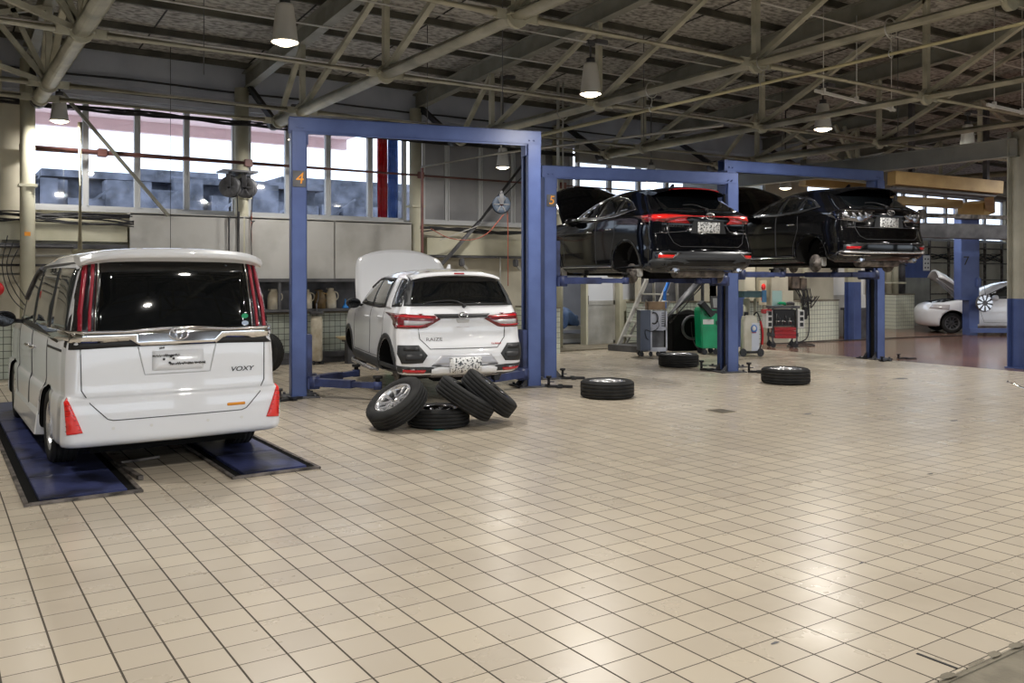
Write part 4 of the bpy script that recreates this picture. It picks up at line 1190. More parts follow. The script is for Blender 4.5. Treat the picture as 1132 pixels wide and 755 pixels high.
# ------------------------------------------------------------------ WHITE COMPACT SUV
def suv():
    t = thing('compact_suv', 'white compact suv with raised hood and no wheels on lift number 4', 'car', (5.485, 9.32, 0.085), -R(12.5))
    LV = [(.26, .22, 3.72, .70, .25, .35, .05, .15, 0, 0, .03),
          (.31, .05, 3.86, .80, .24, .34, .06, .18, 0, 0, .03),
          (.40, .00, 3.93, .838, .22, .32, .07, .20, 0, 0, .03),
          (.52, .00, 3.97, .845, .20, .30, .07, .20, 0, 0, .03),
          (.64, .03, 3.99, .842, .19, .28, .07, .20, 0, 0, .03),
          (.76, .09, 3.98, .838, .18, .26, .06, .20, 0, 0, .03),
          (.88, .10, 3.94, .838, .17, .26, .06, .20, 0, 0, .035),
          (.98, .10, 3.82, .832, .16, .26, .06, .20, 0, .0, .04),
          (1.04, .12, 3.50, .818, .15, .28, .06, .20, 0, .02, .05),
          (1.09, .15, 3.08, .800, .14, .28, .06, .20, 0, .01, .05),
          (1.20, .20, 2.86, .765, .14, .24, .06, .18, 0, 0, .05),
          (1.32, .26, 2.62, .715, .14, .22, .06, .16, 0, 0, .05),
          (1.44, .32, 2.36, .655, .14, .22, .06, .15, 0, 0, .05),
          (1.52, .36, 2.12, .60, .15, .22, .05, .14, -.02, -.01, .05),
          (1.565, .44, 1.92, .52, .17, .22, .05, .12, -.02, -.01, .05),
          (1.585, .58, 1.74, .42, .17, .20, .04, .10, -.02, -.01, .04)]
    body = car_body(LV, mats=[M_pwhite, M_matblk], arches=[(.72, .35), (3.245, .35)], archR=.365, parent=t, crown=.025)
    S = Skin(body)
    S.patch('top', [(-.62, 3.02), (.62, 3.02), (.64, 3.55), (.45, 3.78), (-.45, 3.78), (-.64, 3.55)], M_matblk, 'engine_bay', t, .003, 0, .15)
    raised_hood(t, 2.95, 1.06, 1.02, .76, 62, M_pwhite)
    # roof spoiler
    bm = B(); n = 16; rows = []
    for i in range(n + 1):
        u = -1 + 2 * i / n
        prof = [(.55, 1.575), (.36, 1.562), (.255, 1.535), (.25, 1.515), (.33, 1.50), (.5, 1.50)]
        rows.append([bm.verts.new((u * .575, y + .10 * abs(u) ** 3, z - .055 * abs(u) ** 3)) for y, z in prof])
    for a, b in zip(rows[:-1], rows[1:]):
        for k in range(6): bm.faces.new((a[k], a[(k + 1) % 6], b[(k + 1) % 6], b[k])).smooth = k < 2
    bm.faces.new(rows[0]); bm.faces.new(list(reversed(rows[-1]))); fixn(bm); obj('roof_spoiler', bm, M_pwhite, t)
    bm = B(); bx(bm, -.075, .075, .245, .27, 1.518, 1.545, bev=.01); obj('high_brake_lamp', bm, M_lens, t)
    bm = B(); prism(bm, [(0, 0), (.10, 0), (.015, .055), (0, .05)], .03, T(0, .62, 1.60) @ RZ(PI / 2)); obj('antenna_fin', bm, M_pwhite, t)
    # rear glass: black surround then glass
    S.patch('rear', [(-.70, 1.135), (.70, 1.135), (.675, 1.25), (.565, 1.50), (-.565, 1.50), (-.675, 1.25)], M_clad, 'glass_surround', t, .012, .02, .04)
    S.patch('rear', [(-.625, 1.145), (.625, 1.145), (.61, 1.24), (.53, 1.485), (-.53, 1.485), (-.61, 1.24)], M_glass, 'rear_window', t, .020, .012, .04)
    bm = B(); tube(bm, [S.pt('rear', .03, 1.13, .04), S.pt('rear', -.08, 1.19, .035), S.pt('rear', -.28, 1.185, .03), S.pt('rear', -.46, 1.165, .025)], .009, 8, 2); cyl(bm, S.pt('rear', .03, 1.125, .0), S.pt('rear', .03, 1.125, .05), .022); obj('rear_wiper', bm, M_black, t)
    S.patch('rear', [(.53 + .034 * math.cos(2 * PI * i / 14), 1.20 + .026 * math.sin(2 * PI * i / 14)) for i in range(14)], M_white, 'sticker', t, .014, 0, .05)
    # lamps, wrapping the corner
    for s in (-1, 1):
        side = 'right' if s > 0 else 'left'
        o = [(.80, 1.045), (.35, 1.015), (.28, .975), (.46, .875), (.52, .865), (.80, .865)]
        S.patch('rear', [(s * a, b) for a, b in o], M_lensd, 'tail_lamp', t, .008, .02, .05)
        S.patch(side, [(.06, 1.04), (.36, 1.045), (.33, .98), (.22, .90), (.06, .87)], M_lensd, 'tail_lamp_side', t, .007, .015, .05)
        S.patch('rear', [(s * a, b) for a, b in ((.72, .965), (.46, .955), (.40, .945), (.50, .91), (.72, .905))], M_lensc, 'lamp_lens', t, .014, .01, .05)
        S.patch('rear', [(s * a, b) for a, b in ((.79, 1.03), (.42, 1.005), (.36, .985), (.44, .985), (.79, 1.0))], M_lens, 'light_bar', t, .015, .01, .05)
        S.patch('rear', [(s * a, b) for a, b in ((.79, .89), (.53, .885), (.46, .915), (.53, .90), (.79, .905))], M_lens, 'light_bar', t, .015, .01, .05)
        # bumper pods
        o = [(.79, .665), (.57, .665), (.47, .545), (.53, .455), (.76, .445), (.80, .56)]
        pd = S.patch('rear', [(s * a, b) for a, b in o], M_clad, 'bumper_vent', t, .010, .02, .05)
        S.patch('rear', [(s * a, b) for a, b in ((.74, .64), (.60, .64), (.56, .60), (.74, .60))], M_black, 'vent_slot', pd, .016, .005, .05)
        S.patch('rear', [(s * a, b) for a, b in ((.74, .56), (.54, .56), (.52, .535), (.56, .49), (.72, .485))], M_black, 'vent_slot', pd, .016, .005, .05)
        # lower black corner with reflector
        S.patch('rear', [(s * a, b) for a, b in ((.835, .405), (.42, .405), (.30, .345), (.42, .27), (.80, .27))], M_clad, 'bumper_corner', t, .006, .01, .05)
        S.patch('rear', [(s * a, b) for a, b in ((.74, .375), (.49, .37), (.51, .335), (.74, .34))], M_lens, 'bumper_reflector', t, .014, .01, .05)
        S.patch(side, [(-.0, .41), (.25, .42), (.34, .34), (.34, .27), (.0, .27)], M_clad, 'bumper_corner', t, .006, .012, .05)
    S.patch('rear', [(-.36, 1.035), (.36, 1.035), (.30, .985), (-.30, .985)], M_black, 'lamp_bar', t, .010, .014, .05)
    S.line('rear', [(-.34, .988), (.34, .988)], .007, M_dchrome, 'lamp_bar_trim', t, .014)
    oval_emblem(t, S.place('rear', 0, 1.012, .022), .060)
    S.patch('rear', [(-.09, .975), (.09, .975), (.07, .93), (-.07, .93)], mat('white shade trim', (.6, .6, .6), .5), 'tailgate_grip', t, .003, .004, .05)
    S.line('rear', [(-.56, .87), (-.545, .74), (-.43, .62), (.43, .62), (.545, .74), (.56, .87)], .005, M_seam, 'panel_gap', t)
    S.patch('rear', [(-.30, .545), (.34, .545), (.44, .42), (-.42, .42)], mat('silver grey bumper', (.50, .50, .53), .35, .4), 'skid_panel', t, .006, .012, .06)
    S.patch('rear', [(-.42, .375), (-.30, .42), (.30, .42), (.42, .375), (.42, .31), (-.42, .31)], M_pwhite, 'bumper_lower', t, .014, .012, .06)
    S.line('rear', [(-.42, .42), (-.18, .405), (.18, .405), (.42, .42)], .008, M_clad, 'bumper_line', t, .012)
    pl = S.patch('rear', rrect(-.20, .20, .345, .515, .01), M_plate, 'number_plate', t, .035, .03, .1)
    S.line('rear', [(-.46, .30), (-.2, .292), (.2, .292), (.46, .30)], .010, M_rust, 'lower_trim', t, .018)
    text_obj('RAIZE', .062, M_silver, t, S.place('rear', -.37, .73, .004), 'badge', .003, .0, sx=1.25)
    text_obj('TURBO', .026, M_lens, t, S.place('rear', .42, .665, .004), 'badge', .002, .1, sx=1.6)
    for side in ('left', 'right'):
        s = -1 if side == 'left' else 1
        for (y, z) in ((.72, .35), (3.245, .35)):
            S.patch(side, annulus(y, z, .37, .435, -15, 195), M_clad, 'arch_trim', t, .012, .02, .05)
        S.patch(side, [(1.12, .44), (2.86, .44), (2.86, .29), (1.12, .29)], M_clad, 'sill_cladding', t, .012, .02, .1)
        bm = B(); tube(bm, [(s * .83, 1.2, .285), (s * .86, 1.4, .27), (s * .86, 2.7, .27), (s * .83, 2.85, .285)], .028, 10); obj('side_step', bm, M_silver, t)
        S.patch(side, [(.30, 1.13), (.40, 1.42), (.62, 1.47), (1.2, 1.485), (1.8, 1.465), (2.25, 1.34), (2.62, 1.15), (2.6, 1.11), (1.2, 1.09)], M_black, 'window_surround', t, .010, .015, .04)
        S.patch(side, [(.62, 1.10), (.70, 1.47), (.86, 1.49), (.84, 1.10)], M_pwhite, 'rear_pillar', t, .018, .02, .04)
        for pts in ([(.36, 1.15), (.44, 1.40), (.62, 1.44), (.57, 1.14)], [(.93, 1.13), (.95, 1.44), (1.48, 1.45), (1.52, 1.13)], [(1.60, 1.13), (1.56, 1.45), (1.80, 1.44), (2.18, 1.32), (2.42, 1.17), (2.40, 1.13)]):
            S.patch(side, pts, M_tint, 'side_window', t, .016, .006, .04)
        S.line(side, [(.9, 1.455), (1.5, 1.475), (1.82, 1.455), (2.2, 1.34)], .018, M_dkgrey, 'window_visor', t, .012)
        S.line(side, [(.90, 1.09), (.90, .82), (1.06, .60), (1.10, .46), (1.62, .46), (1.62, 1.09)], .004, M_seam, 'panel_gap', t)
        S.line(side, [(1.63, 1.09), (1.63, .46), (2.72, .46), (2.78, .80), (2.70, 1.06)], .004, M_seam, 'panel_gap', t)
        door_handles(S, t, [(1.02, .98), (1.80, .96)], M_pwhite, side)
        mirror_part(t, s, 2.42, 1.12, M_pwhite if s > 0 else M_black, .80, w=.21, h=.15)
    bm = B(); bx(bm, -.55, .55, .45, 3.6, .22, .32); cyl(bm, (-.62, .72, .28), (.62, .72, .28), .04); bx(bm, -.35, .30, .25, .55, .20, .29, bev=.03)
    for s in (-1, 1): tube(bm, [(s * .60, .72, .26), (s * .52, 1.15, .30)], .035, 8); cyl(bm, (s * .56, .66, .30), (s * .54, .62, .62), .045)
    obj('underbody', bm, M_matblk, t)
    for y in (.72, 3.245):
        for s in (-1, 1):
            d = obj('brake_drum', disc_bm(.125), M_rust, t); d.matrix_local = T(s * .70, y, .29) @ RY(s * PI / 2)
            bm = B(); bx(bm, -.04, .04, -.14, -.02, -.10, .06, bev=.01); c = obj('hub_carrier', bm, M_black, t); c.matrix_local = T(s * .62, y, .24)
    return t
suv()

# ------------------------------------------------------------------ BLACK SUVs ON LIFTS
def hybrid_suv(label, loc, rz, paint, new=True):
    t = thing('large_suv', label, 'car', loc, rz)
    LV = [(.28, .32, 4.42, .72, .25, .35, .08, .15, 0, 0, .03),
          (.33, .10, 4.58, .84, .25, .34, .10, .18, 0, 0, .03),
          (.42, .01, 4.66, .905, .25, .32, .12, .20, 0, 0, .03),
          (.52, .00, 4.70, .920, .24, .30, .12, .20, 0, 0, .03),
          (.64, .03, 4.72, .922, .23, .28, .12, .20, 0, 0, .04),
          (.80, .08, 4.72, .925, .22, .26, .12, .20, 0, 0, .045),
          (.92, .085, 4.66, .922, .20, .26, .12, .20, .0, 0, .05),
          (1.00, .075, 4.50, .912, .18, .26, .12, .20, .0, 0, .06),
          (1.07, .085, 4.10, .898, .17, .28, .12, .20, .0, .02, .07),
          (1.12, .14, 3.62, .875, .16, .28, .12, .20, .01, .02, .08),
          (1.18, .24, 3.34, .842, .16, .24, .12, .18, .01, .0, .08),
          (1.30, .42, 3.05, .775, .16, .22, .10, .16, 0, 0, .07),
          (1.42, .58, 2.74, .700, .16, .22, .09, .15, 0, 0, .06),
          (1.52, .70, 2.44, .630, .17, .22, .08, .14, -.0, -.01, .06),
          (1.58, .86, 2.20, .550, .18, .22, .06, .12, -.02, -.01, .05),
          (1.61, 1.05, 2.02, .45, .18, .20, .05, .10, -.02, -.01, .04)]
    ZR = ([.2, .33, .43, .505, .60, .80, 1.05, 1.08, 1.16, 1.30, 1.45, 1.7], [.2, .34, .49, .575, .66, .86, 1.115, 1.145, 1.20, 1.335, 1.47, 1.7])
    ZS = ([0, .85, 1.0, 1.1, 1.3, 1.5, 1.7], [0, .85, 1.045, 1.15, 1.34, 1.52, 1.7])
    LV = [(pchip(ZR[0], ZR[1], r_[0]) if r_[0] > .45 else r_[0],) + r_[1:] for r_ in LV]
    body = car_body(LV, mats=[paint, M_matblk], arches=[(.98, .37), (3.67, .37)], archR=.385, parent=t, crown=.03)
    S = Skin(body); S.zmap = (ZR, ZS)
    S.patch('top', [(-.66, 3.55), (.66, 3.55), (.70, 4.1), (.5, 4.45), (-.5, 4.45), (-.70, 4.1)], M_matblk, 'engine_bay', t, .003, 0, .15)
    raised_hood(t, 3.42, 1.10, 1.12, .80, 52, paint, crown=.06)
    bm = B(); n = 16; rows = []
    for i in range(n + 1):
        u = -1 + 2 * i / n
        prof = [(.95, 1.61), (.62, 1.60), (.43, 1.565), (.42, 1.545), (.52, 1.53), (.8, 1.53)]
        rows.append([bm.verts.new((u * .60, y + .14 * abs(u) ** 3, z - .07 * abs(u) ** 3)) for y, z in prof])
    for a, b in zip(rows[:-1], rows[1:]):
        for k in range(6): bm.faces.new((a[k], a[(k + 1) % 6], b[(k + 1) % 6], b[k])).smooth = k < 2
    bm.faces.new(rows[0]); bm.faces.new(list(reversed(rows[-1]))); fixn(bm); obj('roof_spoiler', bm, paint, t)
    if new:
        bm = B(); tube(bm, [(x, .425 + .14 * abs(x / .6) ** 3 - .006, 1.555 - .07 * abs(x / .6) ** 3) for x in [(-.44 + .08 * i) for i in range(12)]], .010, 6); obj('high_brake_lamp', bm, M_lens, t)
    bm = B(); prism(bm, [(0, 0), (.12, 0), (.015, .06), (0, .055)], .03, T(.015, 1.05, 1.63) @ RZ(PI / 2)); obj('antenna_fin', bm, paint, t)
    S.patch('rear', [(-.66, 1.155), (.66, 1.155), (.62, 1.28), (.52, 1.535), (-.52, 1.535), (-.62, 1.28)], M_glass, 'rear_window', t, .008, .012, .08)
    bm = B(); tube(bm, [S.pt('rear', 0, 1.15, .04), S.pt('rear', -.10, 1.24, .035), S.pt('rear', -.30, 1.23, .03)], .009, 8, 2); cyl(bm, S.pt('rear', 0, 1.145, 0.0), S.pt('rear', 0, 1.145, .05), .022); obj('rear_wiper', bm, M_black, t)
    for s in (-1, 1):
        side = 'right' if s > 0 else 'left'
        if new:
            S.patch('rear', [(s * a, b) for a, b in ((.86, 1.075), (.62, 1.075), (.28, 1.058), (.28, 1.040), (.48, 1.018), (.66, .975), (.86, .965))], M_lensd, 'tail_lamp', t, .010, .02, .05)
            S.patch('rear', [(s * a, b) for a, b in ((.85, 1.062), (.60, 1.060), (.28, 1.052), (.28, 1.044), (.50, 1.030), (.66, 1.005), (.85, 1.0))], M_lensb, 'light_bar', t, .016, .01, .05)
            S.patch(side, [(.10, 1.07), (.40, 1.075), (.52, 1.06), (.30, 1.01), (.10, .965)], M_lens, 'tail_lamp_side', t, .008, .015, .05)
        else:
            S.patch('rear', [(s * a, b) for a, b in ((.86, 1.075), (.42, 1.05), (.30, 1.0), (.48, .90), (.60, .885), (.86, .93))], M_dchrome, 'tail_lamp', t, .010, .02, .05)
            for q in range(4):
                x0 = .40 + q * .11
                S.patch('rear', [(s * a, b) for a, b in ((x0 + .05, 1.035), (x0 + .085, 1.04), (x0 + .08, 1.0), (x0 + .02, .95), (x0, .955))], M_lensg, 'lamp_lens', t, .014, .006, .05)
            S.patch(side, [(.10, 1.07), (.42, 1.10), (.50, 1.075), (.30, .98), (.10, .93)], M_dchrome, 'tail_lamp_side', t, .008, .015, .05)
            S.line(side, [(.10, 1.08), (.42, 1.11), (.52, 1.075), (.32, .985)], .006, M_chrome, 'lamp_trim', t, .012)
        # reflector pods in the bumper
        S.patch('rear', [(s * a, b) for a, b in ((.84, .505), (.50, .500), (.62, .43), (.84, .425))], M_dchrome if new else M_black, 'reflector_pod', t, .010, .015, .05)
        S.patch('rear', [(s * a, b) for a, b in ((.81, .475), (.60, .470), (.64, .435), (.81, .435))], M_lensb if new else M_lens, 'bumper_reflector', t, .017, .01, .05)
        S.line('rear', [(s * .28, .96), (s * .38, .83), (s * .80, .80)], .005, M_dchrome, 'tailgate_crease', t)
        # rear bumper cladding going round the corner
        S.patch(side, [(.0, .50), (.25, .505), (.60, .36), (.62, .30), (.02, .30)], M_clad if new else M_black, 'bumper_side', t, .007, .015, .06)
        # exhaust tip
        bm = B(); lathe(bm, [(.030, .02), (.045, .0), (.050, 0), (.050, .16), (.030, .16)], 24, T(s * .55, .10, .325) @ RX(-PI / 2)); lathe(bm, [(.001, .04), (.03, .04)], 24, T(s * .55, .10, .325) @ RX(-PI / 2), mi=1)
        obj('exhaust_tip', bm, [M_dchrome, M_matblk], t)
    if new:
        S.patch('rear', [(-.30, 1.055), (.30, 1.055), (.30, 1.038), (-.30, 1.038)], M_lens, 'light_strip', t, .011, .015, .05)
        S.patch('rear', [(-.86, .52), (.86, .52), (.86, .34), (.60, .31), (-.60, .31), (-.86, .34)], mat('satin grey bumper', (.045, .047, .052), .38), 'bumper_cladding', t, .006, .015, .08)
    else:
        S.line('rear', [(-.86, .405), (-.5, .395), (.5, .395), (.86, .405)], .020, M_silver, 'chrome_bumper_strip', t, .012)
        S.line('left', [(.05, .41), (.22, .42), (.30, .45)], .012, M_chrome, 'chrome_bumper_strip', t, .010)
        S.line('rear', [(-.66, .80), (.66, .80)], .006, M_dchrome, 'tailgate_trim', t, .006)
        S.line('rear', [(-.80, .52), (.80, .52)], .008, M_dchrome, 'bumper_trim', t, .006)
    S.line('rear', [(-.64, 1.0), (-.66, .80), (-.60, .66), (-.5, .60), (.5, .60), (.60, .66), (.66, .80), (.64, 1.0)], .004, M_seam, 'panel_gap', t)
    oval_emblem(t, S.place('rear', 0, 1.045, .024), .075)
    S.patch('rear', [(-.26, .99), (.26, .99), (.31, .80), (-.31, .80)], M_black, 'plate_recess', t, .003, .0, .06)
    pl = S.patch('rear', rrect(-.19, .19, .805, .965, .01), M_plate, 'number_plate', t, .012, .01, .1)
    text_obj('HARRIER', .048, M_chrome, t, S.place('rear', -.55, .90, .004), 'badge', .003, .0, sx=1.5)
    text_obj('HYBRID', .030, M_chrome, t, S.place('rear', .62, .86, .004), 'badge', .003, .0, sx=1.3)
    for side in ('left', 'right'):
        s = -1 if side == 'left' else 1
        for (y, z) in ((.98, .37), (3.67, .37)):
            S.patch(side, annulus(y, z, .39, .435, 5, 175), paint if not new else M_clad, 'arch_trim', t, .014, .03, .05)
        S.patch(side, [(1.40, .40), (3.26, .40), (3.26, .31), (1.40, .31)], M_clad, 'sill_cladding', t, .010, .02, .1)
        S.line(side, [(1.40, .405), (3.26, .405)], .009, M_chrome, 'sill_moulding', t, .016)
        S.patch(side, [(.86, 1.20), (1.05, 1.33), (1.30, 1.42), (1.7, 1.485), (2.0, 1.485), (2.35, 1.41), (2.75, 1.25), (2.95, 1.13), (1.9, 1.10), (1.3, 1.12)], M_black, 'window_surround', t, .005, .012, .07)
        for pts in ([(.95, 1.21), (1.08, 1.31), (1.30, 1.39), (1.34, 1.16)], [(1.40, 1.155), (1.37, 1.41), (1.72, 1.46), (1.86, 1.46), (1.88, 1.14)], [(1.96, 1.14), (1.93, 1.46), (2.02, 1.455), (2.33, 1.38), (2.68, 1.24), (2.84, 1.15)]):
            S.patch(side, pts, M_glass, 'side_window', t, .010, .006, .07)
        S.line(side, [(.85, 1.20), (1.05, 1.335), (1.30, 1.428), (1.7, 1.493), (2.0, 1.493), (2.36, 1.418), (2.76, 1.258), (2.97, 1.13), (1.9, 1.095), (1.3, 1.115), (.85, 1.20)], .008 if new else .005, M_chrome if new else M_dchrome, 'window_moulding', t, .010)
        S.line(side, [(1.35, 1.11), (1.32, .88), (1.44, .62), (1.46, .42), (1.93, .42), (1.94, 1.10)], .004, M_seam, 'panel_gap', t)
        S.line(side, [(1.95, 1.10), (1.95, .42), (3.12, .42), (3.18, .85), (3.05, 1.08)], .004, M_seam, 'panel_gap', t)
        door_handles(S, t, [(1.50, .97), (2.15, .95)], M_chrome, side)
        mirror_part(t, s, 2.72, 1.15, paint, .86, w=.23, h=.16)
    # underside: floor, subframe, muffler, springs
    bm = B(); bx(bm, -.62, .62, .6, 4.2, .24, .33); bx(bm, -.50, .50, .75, 1.25, .19, .27, bev=.02); cyl(bm, (-.68, .98, .29), (.68, .98, .29), .035)
    for s in (-1, 1):
        tube(bm, [(s * .70, 1.0, .24), (s * .35, 1.15, .24)], .03, 8); tube(bm, [(s * .68, .95, .24), (s * .5, 1.7, .28)], .03, 8)
    obj('underbody', bm, M_matblk, t)
    bm = B(); cyl(bm, (-.42, .38, .29), (.42, .38, .29), .085, seg=20)
    for s in (-1, 1): tube(bm, [(s * .42, .36, .29), (s * .52, .34, .30), (s * .55, .2, .325)], .022, 8, 1)
    tube(bm, [(0, .46, .28), (.05, 1.4, .24), (0, 3.2, .24)], .03, 8, 1); obj('muffler', bm, M_rust, t)
    for y in (.98, 3.67):
        for s in (-1, 1):
            d = obj('brake_disc', disc_bm(.155), M_rust, t); d.matrix_local = T(s * .80, y, .27) @ RY(s * PI / 2)
            bm = B(); bx(bm, -.05, .05, -.18, -.04, -.02, .14, bev=.015); c = obj('brake_caliper', bm, M_alu, t); c.matrix_local = T(s * .74, y, .24)
            bm = B(); tube(bm, [(s * (.62 + .0), y + .06 + .055 * math.cos(q * .7), .28 + .035 * q * .25 + 0 * math.sin(q)) if False else (s * .60 + .05 * math.cos(q * .9), y + .05 + .05 * math.sin(q * .9), .28 + .011 * q) for q in range(36)], .008, 6)
            cyl(bm, (s * .60, y + .05, .26), (s * .60, y + .05, .70), .02); obj('coil_spring', bm, M_black, t)
    return t
hybrid_suv('raised black car with bright red tail lamps across its tailgate on lift number 5', (9.63, 9.21, 1.36), -R(11.5), M_pblack, True)
hybrid_suv('rightmost raised black car with clear tail lamps and chrome bumper strip', (13.50, 8.82, 1.545), -R(14), M_pblack2, False)

# ------------------------------------------------------------------ WHITE WAGON FAR RIGHT
def wagon():
    t = thing('wagon', 'white wagon with open hood parked far right behind the blue column', 'car', (26.94, 11.79, 0.0), R(47.5))
    LV = [(.18, .20, 4.20, .68, .25, .40, .05, .15, 0, 0, .03),
          (.24, .06, 4.34, .80, .24, .40, .06, .18, 0, 0, .03),
          (.40, .00, 4.39, .840, .22, .38, .07, .22, 0, 0, .04),
          (.60, .03, 4.40, .845, .19, .36, .07, .24, 0, 0, .05),
          (.74, .06, 4.34, .842, .17, .36, .06, .26, 0, 0, .05),
          (.84, .08, 4.18, .835, .16, .38, .06, .26, 0, 0, .06),
          (.92, .10, 3.70, .820, .15, .34, .06, .26, 0, .02, .06),
          (.97, .13, 3.25, .800, .14, .28, .06, .22, 0, .01, .06),
          (1.10, .24, 3.00, .750, .14, .24, .06, .18, 0, 0, .05),
          (1.24, .36, 2.70, .690, .14, .22, .06, .16, 0, 0, .05),
          (1.38, .50, 2.35, .620, .14, .22, .06, .15, 0, 0, .05),
          (1.45, .62, 2.08, .54, .16, .22, .05, .13, -.01, -.01, .05),
          (1.475, .80, 1.86, .43, .17, .20, .04, .10, -.02, -.01, .04)]
    body = car_body(LV, mats=[M_pwhite, M_matblk], arches=[(.90, .31), (3.64, .31)], archR=.34, parent=t, crown=.02)
    S = Skin(body)
    S.patch('top', [(-.62, 3.20), (.62, 3.20), (.62, 3.85), (.4, 4.1), (-.4, 4.1), (-.62, 3.85)], M_matblk, 'engine_bay', t, .003, 0, .15)
    raised_hood(t, 3.08, .93, 1.18, .70, 46, M_pwhite, crown=.15)
    for side in ('left', 'right'):
        s = -1 if side == 'left' else 1
        S.patch(side, [(.45, 1.0), (.62, 1.33), (1.0, 1.385), (1.8, 1.395), (2.2, 1.33), (2.85, 1.03), (2.8, .975), (1.2, .965)], M_black, 'window_surround', t, .004, .01, .08)
        for pts in ([(.60, 1.02), (.72, 1.30), (1.0, 1.345), (1.02, 1.0)], [(1.08, 1.0), (1.06, 1.35), (1.55, 1.36), (1.58, 1.0)], [(1.68, 1.0), (1.65, 1.36), (1.82, 1.355), (2.18, 1.29), (2.66, 1.04), (2.62, 1.0)]):
            S.patch(side, pts, M_tint, 'side_window', t, .010, .006, .08)
        S.line(side, [(1.02, .96), (1.0, .72), (1.18, .50), (1.2, .32), (1.64, .32), (1.64, .97)], .004, M_seam, 'panel_gap', t)
        S.line(side, [(1.65, .97), (1.65, .32), (2.85, .32), (2.95, .62), (2.92, .95)], .004, M_seam, 'panel_gap', t)
        S.patch(side, [(3.75, .66), (4.2, .70), (4.12, .80), (3.72, .80)], M_lensc, 'headlamp', t, .008, .01, .05)
        door_handles(S, t, [(1.20, .86), (1.80, .84)], M_pwhite, side)
        mirror_part(t, s, 2.62, 1.0, M_pwhite, .82)
    bm = B(); bx(bm, -.6, .6, .4, 4.0, .18, .26); obj('underbody', bm, M_matblk, t)
    for s in (-1, 1):
        wheel('wheel', .30, .185, .19, 6, M_silver, T(s * .735, .90, .30) @ RY(s * PI / 2), t)
        w = wheel('wheel', .29, .14, .19, 5, M_dkgrey, T(s * .66, 3.64, .29) @ RY(s * PI / 2), t)
    return t
wagon()
# ================================================================== FLOOR PLATES UNDER THE MINIVAN
def floor_plate(x0, x1, y0, y1, label, nplates):
    t = thing('floor_lift_plate', label, 'lift plate', (x0, y0, 0))
    w = x1 - x0; l = y1 - y0
    bm = B()
    for k in range(nplates):
        a = .03 + (l - .06) * k / nplates; b = .03 + (l - .06) * (k + 1) / nplates - .006
        bx(bm, .05, w - .05, a, b, .0, .03, bev=.004)
    obj('steel_deck', bm, M_dblue, t)
    bm = B(); bx(bm, -.02, w + .02, -.03, .0, 0, .022, bev=.004); bx(bm, -.05, -.02, -.03, l, 0, .018); bx(bm, w + .02, w + .05, -.03, l, 0, .018); obj('edge_frame', bm, M_rust, t)
    bm = B(); bx(bm, -.02, .05, .0, l, 0, .006); bx(bm, w - .05, w + .02, .0, l, 0, .006); obj('gap', bm, M_matblk, t)
    return t
floor_plate(.60, 1.27, 6.92, 12.6, 'left navy floor lift plate under the minivan', 7)
floor_plate(2.03, 2.65, 6.96, 12.6, 'right navy floor lift plate under the minivan', 7)
t = thing('alignment_arm', 'dark metal arm lying on the floor beside the left floor plate', 'arm', (.35, 8.4, 0))
bm = B(); beam(bm, (0, 0, .03), (.06, 3.4, .03), .10, .05); bx(bm, -.05, .14, 2.3, 2.7, .0, .07, bev=.01); obj('rail', bm, M_black, t)
bm = B(); tube(bm, [(-.1, 2.2, .04), (.15, 2.6, .12), (.3, 3.0, .04)], .02, 8, 2); obj('hose', bm, M_cable, t)
t = thing('floor_bracket', 'small metal bracket on the tiles between the floor plates', 'bracket', (1.32, 7.3, 0))
bm = B(); beam(bm, (.0, .7, .02), (.06, 0, .02), .04, .03); beam(bm, (.0, .7, .02), (.35, .78, .02), .04, .02); obj('bar', bm, M_rust, t)

# ================================================================== LOOSE WHEELS
def orient(n, roll=0):
    n = Vector(n).normalized(); a = Vector((0, 0, 1)).cross(n)
    a = a.normalized() if a.length > 1e-4 else Vector((1, 0, 0))
    b = n.cross(a); M = Matrix((a, b, n)).transposed().to_4x4(); return M @ RZ(roll)
def loose(x, y, z, n, label, Rr=.33, W=.20, rim=.205, sp=5, m=M_dchrome, roll=0, pair=True):
    wheel('wheel', Rr, W, rim, sp, m, T(x, y, z) @ orient(n, roll), None, pair, label, 'wheel', 'loose wheels on the floor')
fw = Vector((math.sin(R(33.5)), math.cos(R(33.5)), 0)); rt = Vector((fw.y, -fw.x, 0)); UP = Vector((0, 0, 1))
def cn(r_, u, f): return rt * r_ + UP * u + fw * f
loose(7.46, 9.0, .112, (0, 0, 1), 'wheel lying flat on the tiles in the middle, left of the second lift post', .353, .225, .235, 5, M_silver, .3)
loose(11.08, 11.4, .112, (0, 0, 1), 'wheel lying flat beside the second lift post, farthest of the three single wheels', .353, .225, .235, 5, M_silver, .8)
loose(10.66, 8.72, .112, (0, 0, 1), 'wheel lying flat at the right of the second lift post', .353, .225, .235, 5, M_silver, .5)
loose(4.54, 8.28, .10, (0, 0, 1), 'black wheel lying flat at the bottom of the pile', .333, .20, .21, 5, M_dchrome)
loose(4.08, 8.34, .262, cn(-.46, .80, -.40), 'wheel with spoked rim facing out, leaning at the left of the pile', .333, .20, .205, 5, M_silver, .2)
loose(4.78, 8.12, .285, cn(.53, .84, .06), 'wheel leaning on the flat one in the middle of the pile', .333, .20, .205, 5, M_dchrome)
loose(5.09, 8.14, .315, cn(.62, .78, .04), 'wheel leaning steeply at the right end of the pile', .333, .20, .205, 5, M_dchrome)
loose(4.62, 14.35, .33, cn(-.35, .05, -.9), 'wheel leaning upright by the tiled wall behind the minivan', .33, .20, .205, 5, M_silver)
